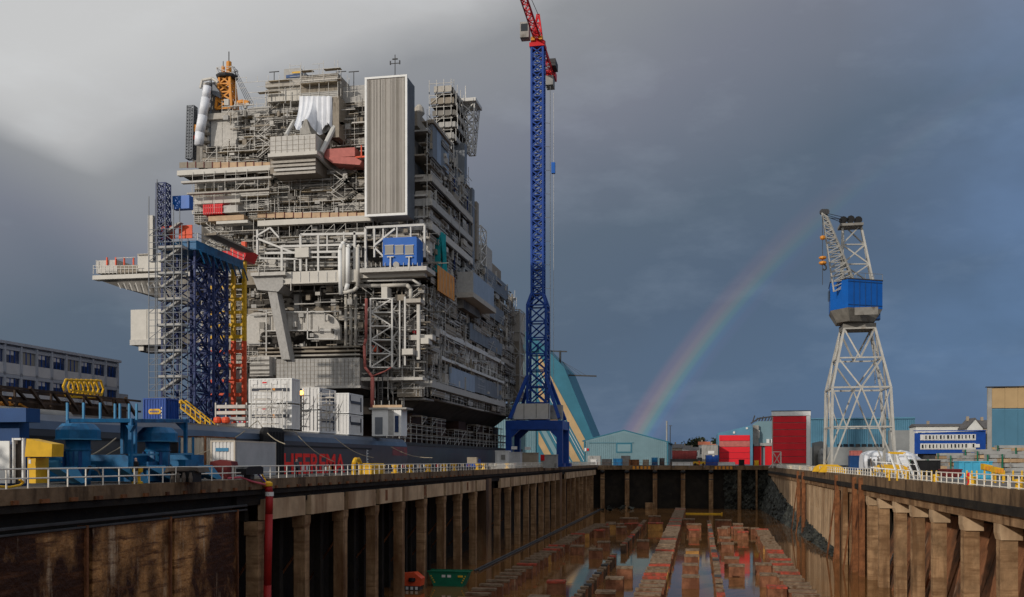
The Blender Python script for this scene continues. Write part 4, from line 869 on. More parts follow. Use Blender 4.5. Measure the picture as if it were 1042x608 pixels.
for (x0,y0,d0),(x1,y1,d1) in (((200,463,84),(262,428,115)), ((262,428,115),(290,452,100)), ((60,478,66),(142,442,80)), ((60,471,66),(118,446,80)), ((398,455,150),(440,466,140)), ((300,440,118),(340,470,118)), ((340,445,125),(380,466,125))):
    a = atD(x0,y0,d0); b = atD(x1,y1,d1); pts = [a.lerp(b,k/6)-Vector((0,0,.5*math.sin(math.pi*k/6))) for k in range(7)]; q.path(pts, .05, 4)
q.build('mooring_lines', 'rope', BG)
a = atX(268,434,XB+.5); b = atX(284,434,XB+.5); q = MB()
for i in range(5): q.lathe((XB+.55, a.y+.6+i*(b.y-a.y-1)/4, -1), [(.6,0),(.75,.2),(.75,5.8),(.5,6.3)], 8)
q.build('black_fenders', 'black', BG)
# bulwark trestle along the deck edge
q = MB(); y = 40.
while y < 80:
    q.tube((XB-2.2,y,ZB), (XB-2.2,y,ZB+1.7), .1); q.tube((XB-2.2,y,ZB+1.7), (XB-3.4,y+3,ZB+.9), .13); q.tube((XB-3.4,y,ZB), (XB-3.4,y,ZB+1.6), .1); q.tube((XB-1.7,y+1,ZB+1.8), (XB-2.2,y+3.4,ZB+.4), .15); y += 4.2
for z in (.75, 1.7): q.tube((XB-2.2,38,ZB+z), (XB-2.2,82,ZB+z), .12)
q.tube((XB-3.4,38,ZB+1.6), (XB-3.4,82,ZB+1.6), .16); q.box((XB-6,38,ZB+.02),(XB-3.6,82,ZB+1.2)); q.build('deck_trestle', 'brown_steel', BG)
MB().tube((XB-1.2,38,ZB-.35), (XB-1.2,70,ZB-.35), .55, 10).build('deck_pipe', 'grey_steel', BG, smooth=True)
# containers
def container(label, lo, hi, mat, mat2=None, pitch=.45, group=None, door=None, name='shipping_container', dark=None):
    x0,y0,z0 = lo; x1,y1,z1 = hi; mat2 = mat2 or mat
    o = thing(name, label, 'container', ((x0+x1)/2,(y0+y1)/2,z0), group); e = .14
    MB().box((x0+.08,y0+.08,z0+.1),(x1-.08,y1-.08,z1-.03)).build('body', mat, o)
    q = MB()
    for xx in (x0, x1):
        for yy in (y0, y1):
            sx = e if xx == x0 else -e; sy = e if yy == y0 else -e
            q.box((min(xx,xx+sx),min(yy,yy+sy),z0),(max(xx,xx+sx),max(yy,yy+sy),z1))
    for zz in (z0, z1-.13):
        q.box((x0+e,y0+.005,zz),(x1-e,y0+.1,zz+.13)).box((x1-.1,y0+e,zz),(x1-.005,y1-e,zz+.13)).box((x0+e,y1-.1,zz),(x1-e,y1-.005,zz+.13)).box((x0+.005,y0+e,zz),(x0+.1,y1-e,zz+.13))
    q.build('corner_frame', mat2, o)
    q = MB(); x = x0+.3
    while x < x1-.3: q.box((x,y0+.03,z0+.14),(x+pitch*.5,y0+.079,z1-.14)); x += pitch
    q.build('front_ribs', mat, o); q = MB(); y = y0+.3
    if door != 'side':
        while y < y1-.3: q.box((x1-.079,y,z0+.14),(x1-.03,y+pitch*.5,z1-.14)); y += pitch
    else:
        for f in (.2,.42,.6,.82): q.tube((x1-.02,y0+(y1-y0)*f,z0+.15),(x1-.02,y0+(y1-y0)*f,z1-.15),.04)
    q.build('side_ribs', mat if door != 'side' else mat2, o); return o
def stripe_bits(o, lo, hi, col='navy', face='front'):
    x0,y0,z0 = lo; x1,y1,z1 = hi; h = z1-z0
    if face == 'front':
        cube('dark_band', o, (x0+.4,y0-.03,z0+h*.47),(x1-.35,y0+.02,z0+h*.60), col)
        cube('orange_mark', o, (x0+(x1-x0)*.56,y0-.05,z0+h*.475),(x0+(x1-x0)*.62,y0-.031,z0+h*.595), 'orange')
        for k in range(4): cube('vent', o, (x0+.5+k*1.25,y0-.02,z0+h*.76),(x0+1.1+k*1.25,y0+.02,z0+h*.9), 'box_white')
        cube('red_mark', o, (x0+1.75,y0-.04,z0+h*.80),(x0+2.3,y0-.025,z0+h*.86), 'red_paint')
    else:
        cube('dark_band', o, (x1-.02,y0+.8,z0+h*.5),(x1+.03,y1-1.0,z0+h*.64), col); cube('dark_panel', o, (x1-.02,y1-1.1,z0+h*.15),(x1+.03,y1-.75,z0+h*.85), col); cube('dark_panel', o, (x1-.02,y0+.5,z0+h*.62),(x1+.03,y0+.75,z0+h*.9), col)
H = 2.9; base = ZB+.02
a = atD(253,436,117); b = atD(300.5,436,117); x0, x1, y0 = a.x, b.x, a.y
for k in range(2):
    lo = (x0,y0,base+k*(H+.2)); hi = (x1,y0+2.44,base+k*(H+.2)+H); c = container(('lower' if k == 0 else 'upper')+' white workshop container seen broadside with a dark stripe on the barge', lo, hi, 'box_white', 'white_paint', .5); stripe_bits(c, lo, hi)
for nm, px, Xr, lab in (('a', 325, -49.4, 'in the middle stack'), ('b', 355, -49.2, 'in the stack beside the white cabin')):
    yy = atX(px, 400, Xr).y
    for k in range(2):
        lo = (Xr-2.44, yy, base+k*(H+.15)); hi = (Xr, yy+6.06, base+k*(H+.15)+H)
        c = container(('lower' if k == 0 else 'upper')+' white workshop container end-on '+lab+' on the barge', lo, hi, 'box_white', 'white_paint', .5); stripe_bits(c, lo, hi, face='side')
# work lamp, scaffold stair in front of the containers
LP = atD(306, 400, 121); o = thing('work_lamp', 'lit amber work lamp on a pole among the white containers', 'lamp', (LP.x, LP.y, ZB))
MB().tube((LP.x,LP.y+.15,ZB),(LP.x,LP.y+.15,LP.z-.1),.05).build('pole', 'scaf', o); MB().lathe((LP.x,LP.y,LP.z-.25), [(.1,0),(.3,.1),(.36,.3),(.2,.5)], 10).build('lamp_head', 'lamp_glow', o)
q = MB(); bq = MB(); SS = thing('access_scaffold', 'light scaffold stair and landings in front of the white barge containers', 'scaffolding', (-50,110,ZB))
for (p0, p1, d) in ((262,296,114.5), (300,322,122), (328,347,126)):
    a = atD(p0,437,d); b = atD(p1,437,d); nbay = max(2,int((b.x-a.x)/1.6))
    for i in range(nbay+1):
        x = a.x+(b.x-a.x)*i/nbay
        for dy in (0,1.2): q.tube((x,a.y+dy-1.6,ZB),(x,a.y+dy-1.6,ZB+4.6+R.uniform(-1.2,.8)),.065)
    for k in range(5):
        z = ZB+.4+k*.95; q.tube((a.x,a.y-1.6,z),(b.x,a.y-1.6,z),.06); q.tube((a.x,a.y-1.6,z+.5),(a.x+(b.x-a.x)*R.uniform(.4,1),a.y-1.6,z+.5),.05)
        x_ = a.x+(b.x-a.x)*R.uniform(0,.5); bq.box((x_,a.y-1.55,z),(x_+(b.x-a.x)*R.uniform(.3,.5),a.y-.45,z+.16))
    for k in range(7): x = a.x+(b.x-a.x)*R.random(); q.tube((x,a.y-1.65,ZB+R.uniform(0,2)),(x+1.4,a.y-1.65,ZB+R.uniform(2,4)),.04)
q.build('tubes', 'scaf', SS, kind='stuff'); bq.build('landings', 'mesh_beige', SS, kind='stuff')
# stacked white modules left of the containers, white cabin
o = thing('module_rack', 'pale stacked racks with red dotted tape left of the white containers', 'rack', tuple(atD(235,437,120)))
for i in range(4):
    a = atD(219,412+i*6.2,120); b = atD(252,410+i*6.2,120); cube('tray', o, (a.x,a.y,a.z-.45),(b.x,a.y+1.6,a.z-.05), R.choice(['mesh_pale','cream','mesh_grey']))
for px in (219.5, 230, 241, 251): a = atD(px,437,120); b = atD(px,410,120); cube('upright', o, (a.x-.07,a.y-.08,ZB),(a.x+.07,a.y-.005,b.z), 'cream')
for i in range(14): a = atD(232+i*2.6,429.5,119.8); cube('tape_dash', o, (a.x-.1,a.y-.3,a.z-.08),(a.x+.1,a.y-.22,a.z+.08), 'red_paint' if i % 2 else 'box_white')
for px in (223, 231.5):
    a = atD(px, 428, 119.3); MB().lathe((a.x,a.y-.4,a.z-.4), [(.2,0),(.45,.1),(.5,.4),(.45,.7),(.2,.8)], 10).build('red_reel', 'orange_red', o)
a = atD(378.5,441,150); b = atD(410,441,150); z1 = atD(394,417,150).z
o = thing('site_cabin', 'small white site cabin with a dark door at the barge end', 'cabin', (a.x,a.y,a.z))
MB().box((a.x,a.y,ZB+.02),(b.x,a.y+3,z1)).build('walls', 'white_paint', o); MB().box((a.x-.4,a.y-.3,z1),(b.x+.9,a.y+3.3,z1+.28)).build('roof', 'grey_steel', o)
cube('door', o, (a.x+.5,a.y-.06,ZB+.3),(a.x+1.7,a.y-.005,ZB+2.9), 'slate'); cube('window', o, (b.x-1.0,a.y-.06,ZB+.6),(b.x-.4,a.y-.005,ZB+3.1), 'glass_blue'); cube('side_panel', o, (a.x+2.6,a.y-.04,ZB+.2),(b.x-1.2,a.y-.003,z1-.1), 'mesh_grey')
for px in (381,388,396,403,409): p = atD(px,416,150.5); cube('roof_post', o, (p.x-.04,p.y,z1+.28),(p.x+.04,p.y+.08,z1+1.4), 'scaf')
cube('roof_board', o, (a.x,a.y+.4,z1+.3),(b.x,a.y+.5,z1+.7), 'tan_panel')
# blue supply container with yellow oval, yellow stair
a = atD(145.5,427,100); b = atD(171,427,100); lo = (a.x,a.y,ZB+.05); hi = (b.x,a.y+2.6,atD(158,405.5,100).z)
c = container('small blue container with a yellow oval logo on the barge deck', lo, hi, 'blue_box', pitch=.3, door='side'); zc = lo[2]+(hi[2]-lo[2])*.47; xc = lo[0]+1.0
q = MB(); pts = []
for k in range(18):
    s_ = 1 if k < 9 else -1; aa = -math.pi/2+math.pi*(k % 9)/8 if k < 9 else math.pi/2+math.pi*(k % 9)/8; pts.append((xc+.30+s_*.45+.24*math.cos(aa), lo[1]-.02, zc+.27*math.sin(aa)))
q.prism(pts, (0,.03,0)); lg_ = q.build('logo_oval', 'yellow', c)
for k in range(6): lm_ = cube('logo_mark', c, (xc-.2+k*.17,lo[1]-.04,zc-.08),(xc-.2+k*.17+.11,lo[1]-.021,zc+.09), 'blue_box'); under(lm_, lg_)
for k in range(4): cube('small_print', c, (hi[0]-.5,lo[1]-.01,lo[2]+.5+k*.32),(hi[0]-.42,lo[1]+.02,lo[2]+.7+k*.32), 'box_white')
o = thing('yellow_stair', 'yellow steel stair with handrails descending to the barge deck', 'stair', tuple(atD(200,438,118))); q = MB()
for dy in (0, 1.1):
    a = atD(184,407,118)+Vector((0,dy,0)); b = atD(214,431,118)+Vector((0,dy,0)); q.tube(a,b,.1); q.tube(a+Vector((0,0,-1)),b+Vector((0,0,-1)),.12)
    for k in range(7): p = a.lerp(b,k/6); q.tube(p,p-Vector((0,0,1)),.07)
q.build('handrail', 'yellow', o); q = MB()
for k in range(13): p = atD(184,407,118).lerp(atD(214,431,118),k/12)-Vector((0,0,1)); q.box((p.x-.15,p.y,p.z-.03),(p.x+.15,p.y+1.1,p.z+.03))
q.build('tread', 'yellow', o); cube('landing', o, tuple(atD(176,408,118)-Vector((0,0,.3))), tuple(atD(184.5,407,118)+Vector((0,1.2,-.1))), 'yellow')
# ------------------------------------------------------------------ blue scaffold tower and the yellow / red tower
o = thing('blue_lattice_tower', 'dark blue lattice tower with grey scaffold stairs left of the platform', 'tower', (-78,146,ZB))
zt = 35.
def tower(q, x0, x1, y0, y1, z0, z1, n, lw, bw, x=True): q.lattice([(x0,y0,z0),(x1,y0,z0),(x1,y1,z0),(x0,y1,z0)], [(x0,y0,z1),(x1,y0,z1),(x1,y1,z1),(x0,y1,z1)], n, lw, bw, x)
q = MB(); tower(q, -80.8, -75.4, 138, 142.5, ZB, zt, 9, .2, .12); tower(q, -79, -75.2, 143.5, 148, ZB, zt, 8, .26, .16); tower(q, -79.4, -77.4, 149, 152.5, ZB, zt-2, 8, .22, .15)
q.build('lattice_legs', 'blue_tower', o)
q = MB(); bq = MB(); xa, xb = -81.6, -76.2
for i in range(5):
    x = xa+(xb-xa)*i/4
    for y in (135.6,137.4): q.tube((x,y,ZB),(x,y,zt+[6.5,9,3,5,2][i]),.075)
for k in range(20):
    z = ZB+1+k*1.95
    if z > zt+2: break
    q.tube((xa,135.6,z),(xb,135.6,z),.055); q.tube((xa,135.6,z+.9),(xb,135.6,z+.9),.05); q.tube((xa,135.6,z),(xa+(xb-xa)*.5,135.6,z+1.95),.05) if k % 2 else q.tube((xb,135.6,z),(xa+(xb-xa)*.5,135.6,z+1.95),.05)
    if k % 2 == 0: bq.box((xa+1.2,135.7,z-.05),(xb,137.3,z+.35))
    else: bq.prism([(xa+1.3,136,z),(xa+1.9,136,z),(xb-.4,136,z+1.9),(xb-1,136,z+1.9)], (0,.9,0))
q.build('scaffold_stair', 'slate', o, kind='stuff'); bq.build('stair_landing', 'mesh_grey', o, kind='stuff')
q = MB(); tower(q, -80.5, -79, 135.8, 137.3, zt-1, zt+8.5, 8, .1, .09); q.build('mast_head', 'blue_tower', o)
MB().box((-80.9,137.6,zt-1.4),(-74.8,153,zt)).build('top_girder', 'blue_machine', o)
for k, x in enumerate((-80.5,-77.6)): cube('red_net', o, (x,137.2,zt+.3),(x+2.2,137.35,zt+2.3), 'orange_red')
cube('blue_sheet', o, (-79,137.8,zt+5),(-76.2,139,zt+7.0), 'blue_bright'); cube('white_duct', o, (-82.6,137,zt-3),(-81.8,138,zt+4), 'cream')
q = MB()
for z in (.5,1.1): q.tube((-74.7,137.6,zt+z),(-74.7,153,zt+z),.06); q.tube((-80.9,137.6,zt+z),(-74.7,137.6,zt+z),.06)
for i in range(9): q.tube((-74.7,137.6+i*1.9,zt),(-74.7,137.6+i*1.9,zt+1.1),.06)
q.build('top_rail', 'scaf', o); MB().box((-74.9,140,zt+1.3),(-72.9,153,zt+1.6)).build('canopy', 'mesh_brown', o)
for k in range(8): MB().tube((-74.4,137.7+k*2.1,zt-1.4),(-74.4,139.2+k*2.1,zt-3.2),.12).build('girder_brace', 'blue_machine', o)
o = thing('yellow_red_tower', 'narrow access tower painted yellow above and red below beside the blue lattice', 'tower', (-75,155,ZB)); Yt = 154.
for p0 in (236.5, 247.5):
    a = atY(p0,430,Yt); zr, zy_, zt2 = atY(p0,347,Yt).z, atY(p0,262,Yt).z, atY(p0,246,Yt).z
    for dy in (0,):
        cube('red_post', o, (a.x-.27,Yt+dy,ZB),(a.x+.27,Yt+dy+.8,zr), 'orange_red'); cube('yellow_post', o, (a.x-.27,Yt+dy,zr),(a.x+.27,Yt+dy+.8,zy_), 'yellow'); cube('red_top_post', o, (a.x-.36,Yt+dy,zy_),(a.x+.36,Yt+dy+.7,zt2), 'orange_red')
xa, xb = atY(214,400,Yt).x, atY(249,400,Yt).x
for k, py in enumerate((292,305,318,331,343)): z = atY(240,py,Yt).z; cube('yellow_beam', o, (xa,Yt-.1,z-.3),(xb,Yt-.02,z+.3), 'yellow')
for k, py in enumerate((358,372,388,402,416)): z = atY(240,py,Yt).z; cube('red_beam', o, (xa,Yt-.1,z-.3),(xb,Yt-.02,z+.3), 'orange_red'); 
for py in (352,381): z = atY(240,py,Yt).z; cube('cage_panel', o, (atY(231,0,Yt).x,Yt+.9,z-.8),(atY(246,0,Yt).x,Yt+1,z+.8), 'mesh_pale')
z = atY(240,262,Yt).z; q = MB().prism([(atY(228,0,Yt).x,Yt-.6,z+1),(atY(254,0,Yt).x,Yt-.6,z+1),(atY(250,0,Yt).x,Yt-.6,z-.6),(atY(234,0,Yt).x,Yt-.6,z-.6)], (0,4,0)); q.build('red_head', 'red_paint', o)
# ------------------------------------------------------------------ left quay: railing, machinery, containers
RL = thing('quay_railing_left', 'long white pipe railing along the edge of the left quay', 'railing', (XL-.2,180,0)); Y = 40.; k = 0
pm = MB().tube((0,0,0),(0,0,1.08),.05,6); me = bpy.data.meshes.new('post'); me.from_pydata(pm.v,[],pm.f); me.materials.append(MATS['white_rail'])
while Y < 356:
    p = link(bpy.data.objects.new('post', me), RL); p.location = Vector((XL-.2,Y,.03))-ORG[RL]; Y += 1.75 if Y < 170 else 1.1
q = MB()
for z in (.55,1.08): q.tube((XL-.2,40,z+.03),(XL-.2,356,z+.03),.045,6)
q.build('rails', 'white_rail', RL)
# blue cabin, white doors, yellow bin
o = thing('blue_cabin', 'dark blue cabin with an open white door at the left frame edge', 'cabin', tuple(atD(10,490,61)))
def db(name, par, x0,y0,x1,y1,d,dep,mat,**k):
    a = atD(x0,y1,d); b = atD(x1,y0,d); m = atD((x0+x1)/2,y0,d); return cube(name, par, (a.x,min(a.y,b.y),a.z if a.z > .05 else .02),(b.x,min(a.y,b.y)+dep,b.z), mat, **k)
db('body', o, -30,429,27,496,61,.9,'blue_cabin'); db('roof_box', o, -30,416,34.5,430,60,1.3,'blue_cabin'); db('door', o, -2,449,11,492,60,.1,'white_paint'); db('door_frame', o, 12,446,13.8,492,60,.2,'white_paint'); db('door_frame', o, 22,446,24,492,60,.2,'white_paint'); db('door_frame', o, 13.8,446,22,448,60,.18,'white_paint'); db('doorway', o, 13.8,448,22,492,60.4,.1,'tarp_brown')
o = thing('yellow_bin', 'yellow lidded bin with a sloping top between blue cabin and vents', 'bin', tuple(atD(40,490,63)))
db('body', o, 28,466,37.5,492,58.6,1.2,'yellow'); a = atD(25,465,58.3); b = atD(52.5,465,58.3); c = atD(53,452,58.3); e = atD(27,446.5,58.3)
MB().prism([a,b,c,e], (0,1.1,0)).build('lid', 'yellow', o); db('label_plate', o, 29,468,31.5,472,58.2,.05,'box_white')
BM = thing('ventilation_plant', 'bright blue steel plant with two mushroom vents and a raised frame', 'machine', tuple(atD(110,490,68)))
for n_, (pc, ct, cb, cw, sw, d) in enumerate(((79.5,431,447,21.5,12,64), (160.5,435,449,19.5,12,72))):
    c = atD(pc,cb,d); h = (cb-ct)*d/1000; r = cw*d/1000; rs = sw*d/1000
    MB().lathe((c.x,c.y,c.z), [(r,0),(r*1.0,h*.55),(r*.97,h*.62),(r*.72,h*.97),(r*.3,h*1.02)], 14).build('vent_cap', 'blue_machine', BM)
    MB().lathe((c.x,c.y,.02), [(rs,0),(rs,c.z+.2)], 16).build('vent_stem', 'blue_machine', BM, smooth=True); MB().lathe((c.x,c.y,c.z-.06), [(r*1.03,0),(r*1.03,.07)], 14).build('vent_rim', 'blue_light', BM)
for pc, d, sw, ct in ((79.5,64,12,447), (160.5,72,12,449)):
    c = atD(pc,ct,d); rs = sw*d/1000
    for z_ in (.35, 1.15, c.z-.75): MB().lathe((c.x,c.y,z_), [(rs+.005,0),(rs*1.09,.01),(rs*1.09,.08),(rs+.005,.09)], 16).build('flange', 'blue_machine', BM)
    for k in range(4): cube('stem_rib', BM, (c.x-rs*.75+k*rs*.5-.03,c.y-rs*1.02,.45),(c.x-rs*.75+k*rs*.5+.03,c.y-rs*.55,c.z-.8), 'blue_cabin')
    MB().path([(c.x+rs,c.y-.5,.3),(c.x+rs+.5,c.y-.7,1.2),(c.x+rs+1.1,c.y-.6,.9),(c.x+rs+1.5,c.y-.6,.1)], .07, 6).build('hose', 'black', BM)
for k in range(7): a = atD(52+k*20,470+R.uniform(0,6),66+k*1.6-.3); cube('valve_box', BM, (a.x,a.y-.3,a.z-.25),(a.x+R.uniform(.3,.8),a.y-.05,a.z+R.uniform(.1,.35)), R.choice(['blue_light','dark_grey','blue_cabin','grey_steel']))
for x0,y0,x1,y1,d in ((47,462,70,490,67),(88,463,140,490,70),(140,470,152,490,70),(172,463,197,488,77),(120,468,196,489,75)): db('plant_box', BM, x0,y0,x1,y1,d,2,'blue_machine')
for p0,d in ((58,62.2),(122,64.5),(148,68.5),(196,74)):
    k_ = -4 if p0 > 140 else 0; MB().prism([atX(p0,476+k_*.5,XL-1.6),atX(p0+20,475.5+k_*.5,XL-1.6),atX(p0+30,491+k_,XL-1.3),atX(p0+25,492+k_,XL-1.3)], (-.8,0,0)).build('chute', 'blue_light', BM)
for px,d,yb in ((68.5,66,489),(132,67,489),(136,67.6,462),(128,69,462),(124,69,462),(188,77,482)): 
    a = atD(px,yb,d); zt_ = atD(px,426,d).z; cube('frame_post', BM, (a.x-.12,a.y,max(.02,a.z)),(a.x+.12,a.y+.24,zt_), 'blue_machine')
a = atD(68,430,66); b = atD(133,430,67); c = atD(190,430,77.3)
MB().prism([a,b,b+Vector((0,0,.25)),a+Vector((0,0,.25))], (0,.4,0)).build('frame_beam', 'blue_machine', BM); MB().prism([b,c,c+Vector((0,0,.25)),b+Vector((0,0,.25))], (0,.4,0)).build('frame_beam', 'blue_machine', BM)
MB().prism([atD(128,433,66.9),atD(132,440,66.9),atD(136,433,66.9)], (0,.4,0)).build('gusset', 'blue_machine', BM); MB().prism([atD(178,430.5,75.9),atD(188,440,77.1),atD(188,430.5,77.1)], (0,.3,0)).build('gusset', 'blue_machine', BM)
MB().prism([a+Vector((0,.4,.1)),b+Vector((0,.4,.1)),c+Vector((0,0,.1)),c+Vector((-3,3,.1)),a+Vector((-2,3,.1))], (0,0,.12)).build('frame_deck', 'blue_machine', BM)
q = MB(); 
for px in (68.5,85,102,117,122,131.5,139): d = 66+(px-68)*.02; p = atD(px,428,d); t_ = atD(px,410 if px < 110 else 411,d); q.tube(p,t_,.09)
for y in (463,): q.tube(atD(132,y,67), atD(196,y-1,77), .09)
q.build('rail_post', 'blue_light', BM)
o = thing('yellow_rack', 'stack of yellow tubular frames on the barge trestle above the blue vents', 'rack', tuple(atX(88,412,XB-3))); q = MB()
for i in range(7):
    a = atX(70+i*5,404,XB-3); s = .75
    pts = [a+Vector((0,s*math.cos(t_*math.pi/3),.75+s*math.sin(t_*math.pi/3))) for t_ in range(7)]
    q.path(pts, .1, 5)
q.tube(atX(70,404,XB-3), atX(106,404.5,XB-3), .1).tube(atX(72,397,XB-3), atX(104,401,XB-3), .09); q.build('frames', 'yellow', o); q = MB()
q.tube(atX(72,405,XB-3), atX(72,418,XB-3), .1).tube(atX(104,405,XB-3), atX(104,416,XB-3), .1); q.build('legs', 'brown_steel', o)
o = thing('yellow_tackle', 'heap of small yellow lifting gear on the trestle by the blue cabin', 'lifting gear', tuple(atX(8,414,XB-3))); q = MB()
for i in range(12): p = atX(R.uniform(-3,20),R.uniform(409,414),XB-3); q.tube(p, p+Vector((R.uniform(-.3,.3),R.uniform(-.8,.8),R.uniform(-.4,.5))), .12, 5)
q.build('gear', 'orange', o)
o = thing('covered_bundle', 'dark tarpaulin-covered bundle leaning on the railing in front of the vents', 'bundle', tuple(atD(186,491,70.5)))
MB().prism([atD(166,482,70),atD(170,475,70),atD(201,476,71),atD(203,481,71),atD(200,479.5,71),atD(172,480,70)], (0,1.6,0)).build('cover', 'tarp_brown', o); db('load', o, 173,479,199,491,71,1.2,'black')
for px in (176,181,187,194): a = atD(px,490,70.2); MB().lathe((a.x,a.y,.02), [(.12,0),(.16,.3),(.08,.7)], 8).build('can', 'tarp_brown', o)
# rusty cream container and white container
a = atD(181,480,90); b = atD(212,480,90); lo = (a.x,a.y,.02); hi = (b.x,a.y+6,atD(195,444,90).z); c = container('rusty cream container with a brown top edge behind the blue plant', lo, hi, 'box_cream', 'rust_steel', .4)
for px in (181.5,197): p = atD(px,440,89.8); cube('blue_edge', c, (p.x-.1,lo[1]-.03,.3),(p.x+.1,lo[1]+.03,hi[2]-.1), 'blue_machine')
a = atD(214,486,86); b = atD(241.5,486,86); z1 = atD(228,448.5,86).z; ye = atX(281,470,b.x).y
lo = (a.x,a.y,.02); hi = (b.x,ye,z1); c = container('weathered white container standing at the quay edge by the rust-streaked railing', lo, hi, 'box_white', 'box_cream', .34)
cube('sign_plate', c, (lo[0]+.5,lo[1]-.03,z1-.95),(lo[0]+1.7,lo[1]+.02,z1-.65), 'blue_light'); cube('side_sheet', c, (hi[0]-.02,lo[1]+.3,.2),(hi[0]+.03,hi[1]-.2,z1-.15), 'box_grey')
o = thing('red_drum_pallet', 'dark red covered drums in front of the white container', 'drums', tuple(atD(224,486,84)))
for i in range(4): p = atD(215+i*5.2,486,84); MB().lathe((p.x,p.y,.02), [(.4,0),(.42,.05),(.4,.5),(.42,.55),(.4,1.1),(.3,1.15)], 12).build('drum', 'red_dark', o)
MB().prism([atD(213,475,83.9),atD(214,470,83.9),atD(224,468,83.9),atD(235,470,83.9),atD(236,475,83.9)], (0,1.2,0)).build('cover', 'red_dark', o)
o = thing('junction_box', 'black box hung on the railing where the red hose crosses', 'box', tuple(atX(251,487,XL-.3))); a = atX(246,486,XL-.1)
MB().prism([(XL-.6,a.y,.4),(XL-.6,a.y+3.2,.45),(XL-.6,a.y+3.2,1.0),(XL-.6,a.y+2.7,1.12),(XL-.6,a.y+.4,1.08),(XL-.6,a.y,.9)], (.9,0,0)).build('case', 'black', o); cube('foot', o, (XL-.5,a.y+1.2,.03),(XL+.1,a.y+1.9,.4), 'dark_grey')
# red drain hose hanging into the dock, coloured hoses on the quay
o = thing('drain_hose', 'thick dark red hose hanging over the left quay edge into the dock', 'hose', (XL+.5,82,ZW)); a = atX(272.5,494,XL+.35)
MB().path([a, Vector((XL+.5,a.y,-1.2)), Vector((XL+.5,a.y-.1,-3)), Vector((XL+.55,a.y-.5,-9)), Vector((XL+.6,a.y-.8,ZW))], .33, 10).build('hose', 'hose_red', o, smooth=True)
MB().tube((XL+.5,a.y,-1.45),(XL+.5,a.y,-1.1),.37,10).build('coupling', 'box_white', o); MB().lathe((a.x,a.y,a.z-.2), [(.2,0),(.42,.15),(.42,.4),(.2,.55)], 10).build('clamp', 'yellow', o)
o = thing('hose_bundle', 'pink purple and yellow hoses draped from the quay to the red hose', 'hose', (XL,80,0))
MB().path([atX(232,487,XL-.5), atX(245,486,XL-.2), atX(256,490,XL+.1), a], .09, 6).build('pink_hose', 'hose_pink', o); MB().path([atX(257,476,XL-.2), atX(264,484,XL), a], .08, 6).build('purple_hose', 'hose_purple', o); MB().path([atX(264,479,XL-.2), atX(269,487,XL), a], .07, 6).build('yellow_hose', 'yellow', o)
MB().path([atX(-6,495,XL-.7), atX(10,496,XL-.6), atX(20,494,XL-.6), atX(24,491,XL-.6), atX(20,488,XL-.6)], .07, 6).build('yellow_hose', 'yellow', o)
# small yellow and orange gear along the rail
lab = {'yellow':'yellow bollard box standing at the left quay railing'}
for px in (140, 402, 417, 436, 452, 462, 486, 492, 516, 552, 575, 590):
    p = atX(px, 470, XL-1.0); o = thing('quay_bollard', 'squat yellow mooring bollard along the left quay railing', 'bollard', (p.x,p.y,0), 'yellow bollards on the left quay'); s = .45 if px < 200 else .6
    MB().lathe((p.x,p.y,0), [(s*.8,0),(s*.8,.12),(s*.45,.2),(s*.42,.7),(s*.75,.8),(s*.8,1.05),(s*.4,1.15)], 10).build('casting', 'yellow', o)
for px in (360, 373): 
    p = atX(px,480,XL-1.6); o = thing('yellow_hydrant' if px > 365 else 'yellow_winch', 'yellow pipe stand left of the yellow chest on the left quay' if px < 365 else 'low yellow chest lying behind the left quay railing', 'quay gear', (p.x,p.y,0))
    if px > 365: MB().box((p.x-.6,p.y,0),(p.x+.6,p.y+5,.9)).prism([(p.x-.7,p.y-.1,.9),(p.x+.7,p.y-.1,.9),(p.x+.4,p.y-.1,1.25),(p.x-.4,p.y-.1,1.25)],(0,5.2,0)).build('chest', 'yellow', o)
    else: MB().path([(p.x,p.y,0),(p.x,p.y,1.2),(p.x,p.y+.5,1.7),(p.x,p.y+1.6,1.7),(p.x,p.y+2.2,1.2),(p.x,p.y+2.2,0)], .25, 8).build('stand', 'yellow', o)
for i, px in enumerate((306, 331, 383, 409, 425, 431, 444, 458, 469, 476, 497, 503, 524, 534, 541, 560, 583)):
    p = atX(px, 470, XL-R.uniform(.7,2.2)); c_ = [('box_white','white-and-red'),('orange','orange-and-white'),('yellow','yellow-and-white')][i % 3]; h_ = R.uniform(.8,1.15)
    o = thing('barrier', c_[1]+' striped barrier standing along the left quay behind the railing', 'barrier', (p.x,p.y,0), c_[1]+' barriers on the left quay')
    for k in range(4): cube('board', o, (p.x-.04,p.y+k*.42,h_-.45), (p.x+.04,p.y+.42+k*.42,h_), (c_[0] if k % 2 else ('red_paint' if c_[0] == 'box_white' else 'barrier_white')))
    for dy in (.1,1.5): cube('foot', o, (p.x-.3,p.y+dy,0), (p.x+.3,p.y+dy+.1,.1), 'dark_grey'); cube('stand', o, (p.x-.03,p.y+dy,.1), (p.x+.03,p.y+dy+.08,h_-.45), 'dark_grey')
